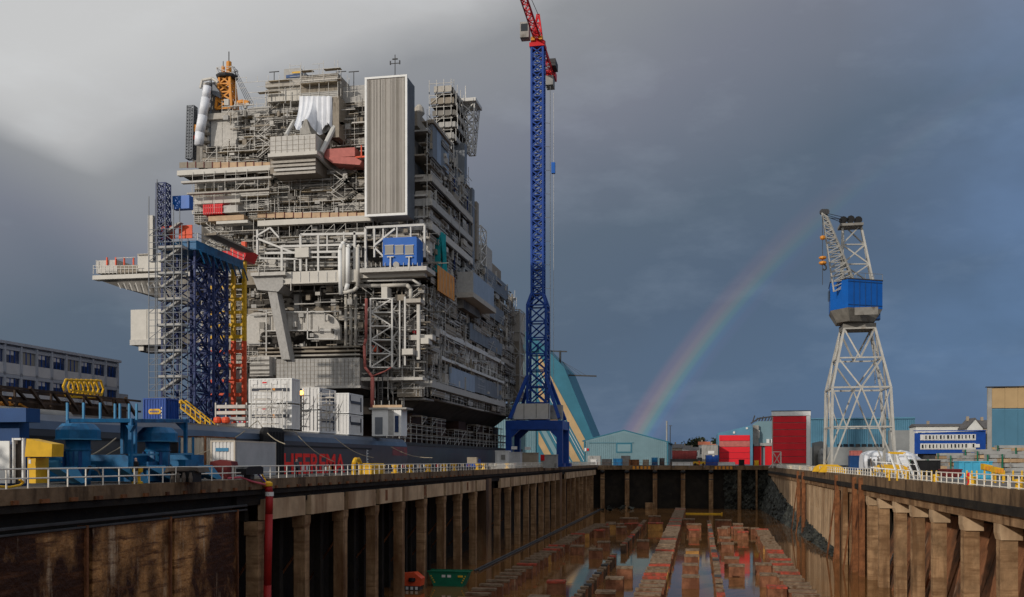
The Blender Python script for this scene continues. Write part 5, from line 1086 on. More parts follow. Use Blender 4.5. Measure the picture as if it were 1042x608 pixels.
# persons
def person(label, loc, h, coat, pants, heading=0., lean=0.):
    s = h/1.75; V = [(0,0,.95),(0,0,1.15),(0,.01,1.38),(0,.01,1.5),(0,.03,1.62),(0,.03,1.72), (.1,0,.9),(.12,.03,.5),(.12,-.02,.08),(.12,.14,.03), (-.1,0,.9),(-.13,.06,.5),(-.13,0,.08),(-.13,.16,.03), (.2,0,1.42),(.27,-.02,1.15),(.25,.12,.93), (-.2,0,1.42),(-.27,0,1.15),(-.24,.14,.95)]
    E_ = [(0,1),(1,2),(2,3),(3,4),(4,5),(0,6),(6,7),(7,8),(8,9),(0,10),(10,11),(11,12),(12,13),(2,14),(14,15),(15,16),(2,17),(17,18),(18,19)]
    rr = [.16,.15,.18,.06,.1,.08,.1,.075,.055,.04,.1,.075,.055,.04,.075,.055,.04,.075,.055,.04]
    me = bpy.data.meshes.new('person'); me.from_pydata([(a*s,b*s,c*s) for a,b,c in V], E_, []); ob = bpy.data.objects.new('tmp', me); COL.objects.link(ob)
    ob.modifiers.new('s','SKIN'); sd = ob.modifiers.new('d','SUBSURF'); sd.levels = 1; sd.render_levels = 1
    for v, r_ in zip(me.skin_vertices[0].data, rr): v.radius = (r_*s, r_*s)
    me.skin_vertices[0].data[0].use_root = True
    bpy.context.view_layer.update(); m2 = bpy.data.meshes.new_from_object(ob.evaluated_get(bpy.context.evaluated_depsgraph_get())); bpy.data.objects.remove(ob)
    m2.materials.clear()
    for n_ in (pants, coat, 'skin', 'dark_grey'): m2.materials.append(MATS[n_])
    for f in m2.polygons:
        z = f.center.z/s; x = abs(f.center.x)/s; f.material_index = 3 if z < .1 or z > 1.72 else (2 if z > 1.5 or (x > .2 and z < .98) else (1 if z > .88 else 0)); f.use_smooth = True
    o = bpy.data.objects.new('person', m2); COL.objects.link(o); o.location = loc; o.rotation_euler = (0,0,heading); return props(o, label, 'person')
p = atX(138.5,488,XL-.9); person('person in a black jacket standing at the left quay railing', (p.x,p.y,0), 1.8, 'coat', 'stone_grey', 2.6)
p = atX(302,485,XL-1.2); person('person in a dark coat behind the railing near the red ship lettering', (p.x,p.y,0), 1.75, 'pants', 'coat', 1.2)
p = atY(711.5,475,YE+4); person('person in an orange safety suit on the far quay', (p.x,p.y,-.2), 1.9, 'hivis', 'hivis', 3.0)
# ------------------------------------------------------------------ office building behind the barge
XO = -105.; o = thing('office_building', 'grey two-storey-banded office block with blue windows far left', 'building', (-112,110,0))
y1 = atX(121.5,370,XO).y; zt = atX(121.5,369.5,XO).z
MB().box((XO-16,40,0),(XO-.4,y1,zt)).build('walls', 'office', o); MB().box((XO-16.3,39.5,zt),(XO+.25,y1+.3,zt+.45)).build('roof_edge', 'office', o)
nb = 26; bw = (y1-62)/nb*2; y = y1
st = 4.3
for r in range(4):
    zt_r = zt-.5-r*st
    y = y1-.3; i = 0
    while y > 60:
        w = 3.75; kind = R.random()
        cube('pilaster', o, (XO-.4,y-.35,max(0,zt_r-st)),(XO+.12,y,zt_r+.5), 'office')
        cube('spandrel', o, (XO-.4,y-w,zt_r-st+.25),(XO-.1,y-.36,zt_r-2.35), 'office_panel'); cube('lintel', o, (XO-.4,y-w,zt_r-.35),(XO-.05,y-.36,zt_r+.2), 'office')
        wn_ = cube('window', o, (XO-.4,y-w+.2,zt_r-2.3),(XO-.22,y-.5,zt_r-.4), 'glass_blue' if kind < .75 else 'glass_grey')
        for f in (.33,.67): ml_ = cube('mullion', o, (XO-.3,y-w+.2+(w-.7)*f-.07,zt_r-2.3),(XO-.14,y-w+.2+(w-.7)*f+.07,zt_r-.4), 'blue_box'); under(ml_, wn_)
        if kind < .6: under(cube('blind', o, (XO-.23,y-w+.25,zt_r-1.1),(XO-.2,y-w+.2+(w-.7)*.6,zt_r-.42), 'office_panel'), wn_)
        y -= w
MB().box((XO-4,y1+.4,0),(XO-.5,y1+3.6,zt-5.6)).build('stair_block', 'office', o)
# ------------------------------------------------------------------ tall tower crane on the left quay
dC = 258.; B = atD(547.5, 469, dC); bx, by = B.x, B.y; px = dC/1000
TC = thing('tower_crane', 'very tall blue lattice tower crane with a red jib on the left quay', 'crane', (bx,by,0))
def zc(py): return ZC+(469-py)*px
q = MB(); 
for sx in (-1,1):
    for sy in (-1,1):
        x = bx+sx*6.6; y = by+sy*6; q.box((x-.75,y-.75,.6),(x+.75,y+.75,zc(438))); q.box((x-1.3,y-2,0),(x+1.3,y+2,.9))
for sy in (-1,1): q.box((bx-7.4,by+sy*6-.8,zc(438)),(bx+7.4,by+sy*6+.8,zc(429)))
for sx in (-1,1): q.box((bx+sx*6.6-.7,by-5.1,zc(438)+.01),(bx+sx*6.6+.7,by+5.1,zc(429)-.01))
for sy in (-1,1):
    for sx in (-1,1): q.prism([(bx+sx*5.85,by+sy*6-.6,zc(438)),(bx+sx*5.85,by+sy*6-.6,zc(446)),(bx+sx*3.6,by+sy*6-.6,zc(438))],(0,1.2,0))
q.build('portal', 'blue_crane', TC)
q = MB().box((bx-5.6,by-4.9,zc(427.5)),(bx+3.6,by-2.6,zc(412))); q.build('ballast', 'cream', TC)
for i in range(3): cube('ballast_joint', TC, (bx-6.02+i*3.2+3.1,by-4.95,zc(426.5)),(bx-6.02+i*3.2+3.2,by-4.89,zc(412.5)), 'dark_grey')
q = MB().box((bx-6,by+1.5,zc(426.8)),(bx+6,by+4.9,zc(412))); q.build('ballast', 'stone_grey', TC)
q = MB(); w = 2.45
def sq(w, z): return [(bx-w,by-w,z),(bx+w,by-w,z),(bx+w,by+w,z),(bx-w,by+w,z)]
q.lattice(sq(w,zc(427)), sq(w,zc(312)), 7, .42, .24); q.lattice(sq(w,zc(312)), sq(1.5,zc(300)), 1, .45, .25); q.build('lower_mast', 'blue_crane', TC)
q = MB()
for sx in (-1,1):
    for sy in (-1,1): q.tube((bx+sx*6.4,by+sy*5.8,zc(427)),(bx+sx*w,by+sy*w,zc(384)),.6,4)
q.build('raking_legs', 'blue_crane', TC)
q = MB(); q.lattice(sq(1.5,zc(300)), sq(1.5,zc(50)), 30, .34, .19); q.build('upper_mast', 'blue_crane', TC)
q = MB()
for k in range(30): z = zc(300)+k*(zc(50)-zc(300))/30; q.tube((bx-1.0,by+.3,z),(bx+1.0,by+.3,z+(zc(50)-zc(300))/30),.12); 
for k in range(0,30,3): z = zc(300)+k*(zc(50)-zc(300))/30; q.box((bx-1.3,by-1.2,z-.06),(bx+1.3,by+1.2,z+.06))
q.build('mast_ladder', 'grey_steel', TC)
q = MB(); q.box((bx-2,by-2,zc(50)),(bx+2,by+2,zc(46))); q.lathe((bx,by,zc(46)), [(2,0),(2,.8),(1.5,1.2)], 12); q.build('slewing_ring', 'red_paint', TC)
zj = zc(45)+.8; f = Vector((-ST,CT,0)); r = Vector((CT,ST,0)); jd = (-r*4.5-f*26.5).normalized(); sd = Vector((-jd.y,jd.x,0)); O = Vector((bx,by,zj))
q = MB(); a0 = O-jd*2; a1 = O+jd*72; q.lattice([a0+sd*.9,a0-sd*.9,a0+Vector((0,0,2.2))], [a1+sd*.7,a1-sd*.7,a1+Vector((0,0,1.4))], 26, .2, .12, x=False); q.build('jib', 'red_paint', TC)
q = MB(); b1 = O-jd*27; q.lattice([a0+sd*1,a0-sd*1,a0-sd*1+Vector((0,0,1)),a0+sd*1+Vector((0,0,1))], [b1+sd*1,b1-sd*1,b1-sd*1+Vector((0,0,1)),b1+sd*1+Vector((0,0,1))], 9, .22, .14, x=False); q.box((b1.x-1.5,b1.y-3,b1.z-.2),(b1.x+1.5,b1.y+1,b1.z+1.8)); q.build('counter_jib', 'red_paint', TC)
q = MB()
for k in range(3): c = b1+jd*(1+k*1.5); q.box((c.x-1.1,c.y-.6,c.z-3.0),(c.x+1.1,c.y+.6,c.z-.3))
q.build('counterweight', 'stone_grey', TC)
cube('winch_house', TC, (b1.x+.6,b1.y-8,b1.z+1),(b1.x+2.4,b1.y-3,b1.z+3), 'dark_grey')
q = MB(); top = O+Vector((0,0,7)); q.lattice([O+sd*1.2+jd,O-sd*1.2+jd,O-sd*1.2-jd,O+sd*1.2-jd], [top+sd*.3,top-sd*.3,top-sd*.3,top+sd*.3], 3, .2, .13); q.build('tower_head', 'red_paint', TC)
for k, (x0_,y0_) in enumerate(((-1.5,-2.6),(.6,-2.8))): cube('yellow_gear', TC, (bx+x0_,by+y0_,zc(45)),(bx+x0_+1,by+y0_+.8,zc(41.5)), 'orange')
q = MB(); q.tube(top, O+jd*40+Vector((0,0,2)), .08); q.tube(top, b1, .08); q.build('tie_rope', 'dark_grey', TC)
cb = O+r*(-3.4)-f*1.5; MB().box((cb.x-1.15,cb.y-1.3,cb.z-.2),(cb.x+1.15,cb.y+1.3,cb.z+3.8)).build('operator_cabin', 'grey_steel', TC)
cube('window', TC, (cb.x-.9,cb.y-1.36,cb.z+1.4),(cb.x+.9,cb.y-1.31,cb.z+3.3), 'glass_dark')
q = MB(); c = Vector((bx,by,0))+r*3.2; q.tube((c.x,c.y,zc(400)),(c.x,c.y,zc(88)),.09); q.tube((c.x+.9,c.y,zc(390)),(c.x+.9,c.y,zc(95)),.06)
for k in range(12): z = zc(390)+k*6.2; q.tube((bx+1.8,by,z),(c.x,c.y,z),.07)
q.build('hoist_cable', 'scaf', TC); cube('lift_car', TC, (c.x+.35,c.y-.5,zc(177)),(c.x+1.3,c.y+.5,zc(166)), 'blue_bright')
# ------------------------------------------------------------------ portal crane on the right quay
dR = 196.; u = dR/1000; GZ = -.7
PC = thing('portal_crane', 'grey lattice portal crane with a blue machine house on the right quay', 'crane', tuple(Vector((atD(876,469,dR).x,atD(876,469,dR).y,GZ))))
def P(px_, py, dd=0.): return atD(px_, py, dR+dd)*1.0
cx, cy = ORG[PC].x, ORG[PC].y
def ring(hw, hd, z, dx=0.): return [(cx+dx-hw,cy-hd,z),(cx+dx+hw,cy-hd,z),(cx+dx+hw,cy+hd,z),(cx+dx-hw,cy+hd,z)]
def zr(py): return ZC+(469-py)*u
q = MB(); k0 = ring(5.4,5.2,zr(396),-.7); g0 = ring(5.9,5.6,GZ+1.2,-.4); t0 = ring(2.9,2.9,zr(336),-.7)
for A_, B_, lw in ((g0,k0,.34),(k0,t0,.30)):
    for a, b in zip(A_,B_): q.tube(a,b,lw)
q.build('legs', 'crane_white', PC)
q = MB()
def face(A_, B_, w_):
    for i in range(4):
        j = (i+1)%4; a,b,c,d_ = [Vector(p) for p in (A_[i],A_[j],B_[i],B_[j])]; m = (c+d_)/2
        q.tube(c,d_,w_*1.2); q.tube(a,m,w_); q.tube(b,m,w_); q.tube(a.lerp(c,.5),b.lerp(d_,.5),w_*.9); q.tube(a.lerp(m,.5),c,w_*.75); q.tube(b.lerp(m,.5),d_,w_*.75)
face(g0,k0,.2); m1 = [Vector(a).lerp(Vector(b),.5) for a,b in zip(k0,t0)]
for A_, B_ in ((k0,m1),(m1,t0)):
    for i in range(4):
        j = (i+1)%4; a,b,c,d_ = [Vector(p) for p in (A_[i],A_[j],B_[i],B_[j])]; m = (a+b)/2; q.tube(c,m,.2); q.tube(d_,m,.2); q.tube(c,d_,.2)
q.build('bracing', 'crane_white', PC)
for sx in (-1,1):
    for sy in (-1,1):
        x, y = cx-.4+sx*5.9, cy+sy*5.6
        MB().prism([(x-2.4,y-.7,GZ),(x+2.4,y-.7,GZ),(x+2.0,y-.7,GZ+1.0),(x+1,y-.7,GZ+1.5),(x-1,y-.7,GZ+1.5),(x-2.0,y-.7,GZ+1.0)],(0,1.4,0)).build('bogie', 'yellow', PC)
MB().box((cx-3.8,cy-3,zr(336)),(cx+2.4,cy+3,zr(331))).lathe((cx-.7,cy,zr(331)), [(2.9,0),(2.9,1.0)],16).build('turntable', 'crane_grey', PC)
q = MB()
for i in range(14): q.tube((cx+2.2,cy-3.2+.2*i,zr(392)+i*.8),(cx+2.2,cy-2.2+.2*i,zr(392)+i*.8),.06)
q.tube((cx+2.2,cy-3.2,zr(392)),(cx+2.2,cy-.4,zr(392)+11),.09); q.build('ladder', 'crane_grey', PC)
h0 = atD(847,322,dR-5); h1 = atD(863,322,dR-6.5); h2 = atD(898,322,dR-4); zt, zb = zr(290), zr(318)
body = [Vector((h0.x,h0.y+3,0)),Vector((h1.x,h1.y,0)),Vector((h2.x,h2.y,0)),Vector((h2.x+.8,h2.y+8.5,0)),Vector((h0.x+.6,h0.y+10,0))]
MB().prism([(p.x,p.y,zb) for p in body],(0,0,zt-zb)).build('machine_house', 'blue_bright', PC)
ctr = sum(body,Vector())/5; low = [ctr+(p-ctr)*.72 for p in body]; q = MB()
q.add([(p.x,p.y,zb-.01) for p in body]+[(p.x,p.y,zr(330)) for p in low],[(0,1,6,5),(1,2,7,6),(2,3,8,7),(3,4,9,8),(4,0,5,9),(5,6,7,8,9)]); q.build('house_underside', 'crane_grey', PC)
MB().prism([(p.x,p.y,zt+.01) for p in [ctr+(p-ctr)*1.02 for p in body]],(0,0,.18)).build('house_roof', 'dark_grey', PC)
cube('house_band', PC, (h1.x+1.2,h1.y-.15,zr(326)),(h2.x-1.5,h1.y+.3,zr(318.5)), 'crane_grey')
cube('counterweight', PC, (h2.x-1.8,h2.y+.5,zr(328)),(h2.x-.3,h2.y+2,zr(318.5)), 'blue_cabin')
q = MB(); jb = [atD(848.5,297,dR-5),atD(870,288,dR-4),atD(868,288,dR-1)]; jt = [atD(836.5,217,dR-8),atD(842,221,dR-8),atD(841,220,dR-6)]
q.lattice(jb,jt,16,.2,.11,x=False); q.build('jib', 'crane_white', PC)
q = MB()
for k in (-1,0,1): c = atD(839+k*2.0,216,dR-7.5); q.tube(c-Vector((0,.3,0)),c+Vector((0,.3,0)),.55,10)
q.build('jib_sheave', 'dark_grey', PC)
q = MB(); al = [atD(855.5,289,dR-4),atD(889,289,dR-4),atD(887,289,dR+2),atD(857,289,dR+2)]; at_ = [atD(857.5,229,dR-3),atD(876,229,dR-3),atD(875.5,229,dR),atD(858,229,dR)]
q.lattice(al,at_,3,.26,.16,x=False); q.tube(Vector(al[0]).lerp(at_[0],.33),Vector(al[1]).lerp(at_[1],.66),.16); q.tube(Vector(al[1]).lerp(at_[1],.33),Vector(al[0]).lerp(at_[0],.66),.16); q.build('a_frame', 'crane_white', PC)
a = atD(855,230,dR-4); b = atD(878,227.5,dR-4); cube('head_platform', PC, (a.x,a.y,a.z),(b.x,a.y+4,b.z), 'crane_grey')
q = MB()
for k in range(3): c = atD(858+k*7.6,224.5-(.8 if k == 1 else 0),dR-3); q.tube(c-Vector((0,.4,0)),c+Vector((0,.4,0)),.75,10)
q.build('head_sheave', 'black', PC)
q = MB()
for a,b in (((841,219,-7.5),(858,224,-3)),((842,221,-7.5),(858,227,-3)),((840,217,-7.5),(866,223,-3)),((846,222,-7),(857,224,-3))): q.tube(atD(a[0],a[1],dR+a[2]),atD(b[0],b[1],dR+b[2]),.06)
q.tube(atD(837,219,dR-8),atD(837,290,dR-8),.07); q.build('rope', 'dark_grey', PC)
for py, hgt, wd_ in ((240,4,.5),(261,3,.7),(266,3.5,.7)): c = atD(837.2,py,dR-8); MB().lathe((c.x,c.y,c.z-hgt*u), [(wd_*.6,0),(wd_,hgt*u*.3),(wd_,hgt*u*.8),(wd_*.5,hgt*u)],8).build('hook_block', 'orange', PC)
c = atD(839,272,dR-8); MB().path([c+Vector((0,0,.5)),c+Vector((.3,0,.1)),c+Vector((.3,0,-.4)),c+Vector((-.1,0,-.6)),c+Vector((-.3,0,-.3))],.14,6).build('hook', 'dark_grey', PC)
for k in range(1,6): xs_ = h1.x+(h2.x-h1.x)*k/6; ys_ = h1.y+(h2.y-h1.y)*k/6; cube('panel_seam', PC, (xs_-.05,ys_-.06,zb+.2),(xs_+.05,ys_-.01,zt-.2), 'blue_cabin')
for z_ in (zb+.5, zt-.5): MB().prism([(h1.x,h1.y-.08,z_),(h2.x,h2.y-.08,z_),(h2.x,h2.y-.08,z_+.14),(h1.x,h1.y-.08,z_+.14)],(0,.06,0)).build('house_rail', 'blue_cabin', PC)
q = MB()
for k in range(9): p = body[0].lerp(body[1],k/4) if k < 4 else body[1].lerp(body[2],(k-4)/4); q.tube((p.x,p.y,zt+.2),(p.x,p.y,zt+1.3),.05)
for A_, B_ in ((body[0],body[1]),(body[1],body[2])): q.tube((A_.x,A_.y,zt+1.3),(B_.x,B_.y,zt+1.3),.05)
q.build('roof_rail', 'crane_grey', PC)
cube('operator_window', PC, (h0.x-.05,h0.y+4.2,zt-3.2),(h0.x+.05,h0.y+6.5,zt-1.2), 'glass_dark')
# ------------------------------------------------------------------ halls behind the dock end
def hall(name, label, x0, x1, Yv, prof, dep, mat, cat='hall'):
    """front plane at Yv, outline given by (px, py) points, extruded back"""
    o = thing(name, label, cat, (atY((x0+x1)/2,469,Yv).x,Yv,-.2)); pts = [atY(a,b,Yv) for a,b in prof]
    for p in pts: p.z = max(p.z,-.2)
    k_ = max(0, atY(x0,469,Yv).x/Yv) if x0 > 760 else 0
    MB().prism(pts,(k_*dep,dep,0)).build('walls', mat, o); return o
def yb(o, name, x0,y0,x1,y1,Yv,dep,mat):
    a = atY(x0,y1,Yv); b = atY(x1,y0,Yv); return cube(name, o, (a.x,Yv,max(a.z,-.19)),(b.x,Yv+dep,b.z), mat)
def ribs(o, x0, x1, n, top, bot, Yv, mat):
    q = MB()
    for i in range(n):
        x = x0+(x1-x0)*(i+.5)/n; a = atY(x-.12,bot,Yv); b = atY(x+.12,top(x),Yv); q.box((a.x,Yv-.12,max(a.z,-.1)),(b.x,Yv-.003,b.z))
    q.build('cladding_ribs', mat, o)
Yg = 400.
o = hall('gable_hall','low pale teal gabled hall at the far end of the dock',594,680,Yg,[(594,476),(594,449),(635,438.5),(680,450.5),(680,476)],60,'teal')
for a, b in (((592.5,449.6),(635,438.6)),((635,438.6),(681.5,451))):
    p, r_ = atY(*a,Yg), atY(*b,Yg); MB().prism([p,r_,r_+Vector((0,0,.5)),p+Vector((0,0,.5))],(0,61,0)).build('roof_slope', 'teal_dark', o)
ribs(o,595,679,42,lambda x: 450.5-(10*(x-594)/41 if x < 635 else 10*(680-x)/45)-.3,470,Yg,'teal')
for a in (594.6,679.2): yb(o,'corner_trim',a-.5,449,a+.7,474,Yg-.3,.28,'teal_dark')
yb(o,'window_frame',627,451,643,461,Yg-.2,.18,'teal_dark'); yb(o,'window',628.3,452.3,641.7,459.8,Yg-.28,.07,'teal'); yb(o,'eave_line',599,450.6,645,451.2,Yg-.3,.1,'teal_dark')
yb(o,'red_sign',594.8,456,596.6,459.5,Yg-.35,.1,'box_white'); yb(o,'red_sign',597.2,456.5,599,459,Yg-.35,.1,'red_paint'); yb(o,'door',598,464,611,474,Yg-.3,.2,'stone_grey'); yb(o,'door',632,464,641,474,Yg-.3,.2,'dark_grey')
# striped slanted hall behind the tower crane
Ys = 440.
o = hall('striped_hall','tall teal hall with slanted tan and white stripes behind the tower crane',527,606,Ys,[(520,476),(520,340),(529,334),(547,346),(574,374),(607,454),(607,476)],40,'teal_dark')
yb(o,'roof_fascia',519,350,546,358,Ys-1.5,1.4,'teal_dark'); yb(o,'front_wall',521,360,545,472,Ys-.6,.58,'teal')
ribs(o,521,545,14,lambda x: 361,470,Ys-.62,'teal_dark')
def stripe(pts, mat, off, nm='wall_stripe'): MB().prism([atY(a,b,Ys-off) for a,b in pts],(0,.08,0)).build(nm, mat, o)
def band(o_, w_, mat, off):
    T1, T2 = 356+1.85*o_, 356+1.85*(o_+w_); stripe([(548,T1),(548,T2),(548+(470-T2)/1.85,470),(548+(470-T1)/1.85,470)], mat, off)
for a_, w_, m_ in ((2,8,'hall_tan'),(12,.5,'box_white'),(15,.5,'box_white'),(19,8,'hall_tan'),(29,.5,'box_white'),(33,.5,'box_white'),(37,5,'teal'),(45,7,'hall_tan')): band(a_, w_, m_, .2)
o2 = hall('teal_annex','plain pale teal block under the platform beside the tower crane',490,521,Ys-8,[(492,476),(489,430),(489,424),(500,420),(521,420),(521,476)],14,'teal')
ribs(o2,492,520.5,12,lambda x: 424,470,Ys-8,'teal_dark'); yb(o2,'ledge',478,417.5,499,420,Ys-9,3,'blue_light')
for k in range(9): yb(o2,'louvre',487,425+k*3,494,426.3+k*3,Ys-8.5,.4,'blue_light')
o = thing('service_boom','thin dark boom with stay cables sticking out beside the striped hall','boom',tuple(atY(585,384,Ys+6))); q = MB()
q.tube(atY(560,381.5,Ys+6),atY(607,383,Ys+6),.45,4); q.build('boom', 'dark_grey', o); q = MB()
q.tube(atY(560,357.5,Ys+6),atY(577,358,Ys+6),.4,4); q.build('upper_boom', 'dark_grey', o); q = MB()
for k in range(4): q.tube(atY(572,368,Ys+6),atY(582+k*5,382.5,Ys+6),.08)
q.build('stay_cable', 'dark_grey', o); MB().tube(atY(570,470,Ys+6),atY(570,357,Ys+6),.5,6).build('post', 'dark_grey', o)
# red-door hall
Yr = 395.
o = hall('red_door_hall','blue hall with one wide red door right of the dock end',730,766,Yr,[(730.5,476),(730.5,441),(764.5,433),(766,436),(766,476)],40,'hall_blue')
for k in range(5):
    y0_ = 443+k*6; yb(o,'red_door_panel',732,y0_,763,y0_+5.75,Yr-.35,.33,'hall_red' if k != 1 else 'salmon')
yb(o,'wall_lamp',746,439.2,748,441.4,Yr-.3,.28,'box_white'); yb(o,'wall_lamp',759,435,761,437,Yr-.3,.28,'box_white'); yb(o,'side_wall',763.3,434.5,766,474,Yr-.3,.28,'hall_blue')
o = hall('plant_hall','teal plant building with roof ducts between the two red-door halls',766,790,Yr+6,[(766,476),(766,432),(771,429),(790,428.5),(790,476)],30,'teal')
for a,b,c,d_,m_ in ((766,433,772,452,'grey_steel'),(767,451,788,454,'stone_grey'),(769,438,773,446,'cream'),(780,447,783,451,'box_white'),(784.5,447,787,451,'box_white')): yb(o,'duct',a,b,c,d_,Yr+4.5,1.4,m_)
for a in (767,778.5): yb(o,'red_gate',a,454.5,a+7.5,474,Yr+4.6,1.2,'red_paint')
q = MB()
for k in range(7): q.tube(atY(766+k*3,429,Yr+8),atY(768+k*3,424+R.uniform(-1,1.5),Yr+8),.25,5)
q.path([atY(764,431,Yr+8),atY(772,426,Yr+8),atY(786,424,Yr+8)],.3,5); q.build('roof_pipes', 'dark_grey', o)
Yd = 325.
o = hall('red_tower_hall','tall narrow red-fronted hall with a white frame on the right quay',785,825,Yd,[(785.5,478),(785.5,421),(825,418.6),(825,478)],22,'cream')
z_ = [423.5+k*6.9 for k in range(8)]
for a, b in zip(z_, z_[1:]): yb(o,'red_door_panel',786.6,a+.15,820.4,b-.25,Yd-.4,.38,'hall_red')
yb(o,'frame_top',785.2,418.6,825,423.4,Yd-.6,.58,'white_paint'); yb(o,'frame_side',820.6,423.4,824.6,474,Yd-.6,.58,'white_paint'); yb(o,'roof_edge',785,417.8,825.3,418.8,Yd-.7,.8,'dark_grey')
Yb = 410.
o = hall('long_blue_hall','long dark blue steel hall behind the portal crane',826,931,Yb,[(824,478),(824,426),(931,424.5),(931,478)],50,'hall_blue')
yb(o,'roof_trim',823.5,425,931.5,427,Yb-.6,.55,'hall_blue'); yb(o,'lower_band',824,455,931,476,Yb-.5,.45,'grey_hall'); yb(o,'grey_annex',905,438,931,470,Yb-3,2.9,'grey_hall')
ribs(o,826,931,48,lambda x: 427,454,Yb-.02,'teal_dark'); 
for a in (840,862,884,900): yb(o,'panel_seam',a,427,a+.4,455,Yb-.25,.1,'slate')
for k in range(9): yb(o,'window_strip',852+k*6.2,452,856.5+k*6.2,455,Yb-.62,.1,'glass_dark')
o = hall('pipe_shed','small grey shed with a pale arched tank beside the red tower hall',826,842,340.,[(826,478),(826,451),(836,449),(842,453),(842,478)],10,'grey_hall')
yb(o,'door',828,454,835,476,339.7,.25,'grey_steel'); yb(o,'white_door',834,462,838,476,339.6,.25,'box_white'); p = atY(836,476,338.5); MB().lathe((p.x,p.y,-.7),[(1.3,0),(1.3,4.5),(1,5.6),(.3,6.3)],12).build('tank','stone_grey',o)
# blue office with white windows, white houses, tan hall
Yo = 300.
o = hall('blue_office','long bright blue two-storey building with rows of white windows on the right',932,1003,Yo,[(930.5,462),(930.5,441),(1003,438.5),(1003,462)],12,'blue_box')
for y0_ in (442.2,451.4): yb(o,'window_band',936.5,y0_,993,y0_+6.2,Yo-.12,.1,'house_white')
for r_ in range(2):
    for k in range(15):
        x = 937.5+k*3.7; y0_ = (442.8 if r_ == 0 else 452)-k*.06; wn_ = yb(o,'window',x,y0_,x+2.6,y0_+5.2,Yo-.25,.2,'box_white'); 
        if R.random() < .85: under(yb(o,'pane',x+.4,y0_+.6,x+R.uniform(1.3,2.4),y0_+4.4,Yo-.32,.06,'glass_dark'), wn_)
yb(o,'ground_floor',940,459,1003,476,Yo+1,8,'dark_grey'); yb(o,'sign_board',990,452,997,455.5,Yo-.3,.2,'box_white'); yb(o,'roof_edge',930,437.8,1003.5,439,Yo-.5,.8,'blue_box')
def house(label, x0, x1, ybase, yeave, yridge, Yv, wall, roof, dep=9, gable=False, wins=4):
    o = thing('house', label, 'house', (atY((x0+x1)/2,469,Yv).x,Yv,-.5)); a = atY(x0,ybase,Yv); b = atY(x1,yeave,Yv); zr_ = atY((x0+x1)/2,yridge,Yv).z; zb_ = -.6
    MB().box((a.x,Yv,zb_),(b.x,Yv+dep,b.z)).build('walls', wall, o)
    if gable: MB().prism([(a.x,Yv-.02,b.z),(b.x,Yv-.02,b.z),((a.x+b.x)/2,Yv-.02,zr_)],(0,dep,0)).build('gable', wall, o); 
    q = MB()
    if gable:
        m_ = (a.x+b.x)/2
        q.prism([(a.x-.4,Yv-.4,b.z-.2),(m_,Yv-.4,zr_),(m_,Yv-.4,zr_+.4),(a.x-.4,Yv-.4,b.z+.2)],(0,dep+.8,0)); q.prism([(m_,Yv-.4,zr_),(b.x+.4,Yv-.4,b.z-.2),(b.x+.4,Yv-.4,b.z+.2),(m_,Yv-.4,zr_+.4)],(0,dep+.8,0))
    else: q.prism([(a.x-.4,Yv-.5,b.z),(a.x-.4,Yv+dep/2,zr_),(a.x-.4,Yv+dep+.5,b.z)],(b.x-a.x+.8,0,0))
    q.build('roof', roof, o); zz = (b.z-a.z)
    for k in range(wins):
        x = a.x+(b.x-a.x)*(k+.5)/wins; w_ = min(.7,(b.x-a.x)/wins*.25); cube('window', o, (x-w_,Yv-.1,b.z-zz*.62),(x+w_,Yv-.01,b.z-zz*.22), 'glass_dark')
    cube('chimney', o, (a.x+(b.x-a.x)*.3-.4,Yv+dep/2-.4,zr_-.5),(a.x+(b.x-a.x)*.3+.4,Yv+dep/2+.4,zr_+1), 'house_tan'); return o
house('long white house with a grey roof above the blue office',932,985,462,434,431,345.,'house_white','roof_grey',10,False,7)
house('white gabled house with a dark grey roof right of the long white house',984,1000,462,436,426.5,335.,'house_white','roof_grey',10,True,1)
house('dark-roofed house just left of the tan and blue hall',998,1016,462,436,427,350.,'house_tan','roof_grey',10,False,2)
Yt = 215.
o = hall('tan_blue_hall','tall hall clad tan above and blue below at the right frame edge',1005,1100,Yt,[(1005,478),(1005,395),(1110,388),(1110,478)],60,'grey_hall')
for k in range(4):
    a0 = 1009.5+k*13.2; yb(o,'tan_cladding',a0,395.2-k*.9,a0+13,415.5,Yt-.35,.33,'hall_tan'); yb(o,'blue_cladding',a0,416,a0+13,455,Yt-.35,.33,'hall_blue'); yb(o,'tan_plinth',a0,455.3,a0+13,459,Yt-.33,.31,'hall_tan')
yb(o,'corner_post',1004.8,394.5,1009.3,470,Yt-.4,.38,'grey_steel'); yb(o,'roof_edge',1004,392.5,1080,394.2,Yt-.8,1.2,'dark_grey')
q = MB()
for k in range(60): x = 1010+k*.9; a = atY(x,454,Yt-.36); b = atY(x+.2,417,Yt-.36); q.box((a.x,a.y-.06,a.z),(b.x,a.y,b.z))
q.build('cladding_ribs','hall_blue',o)
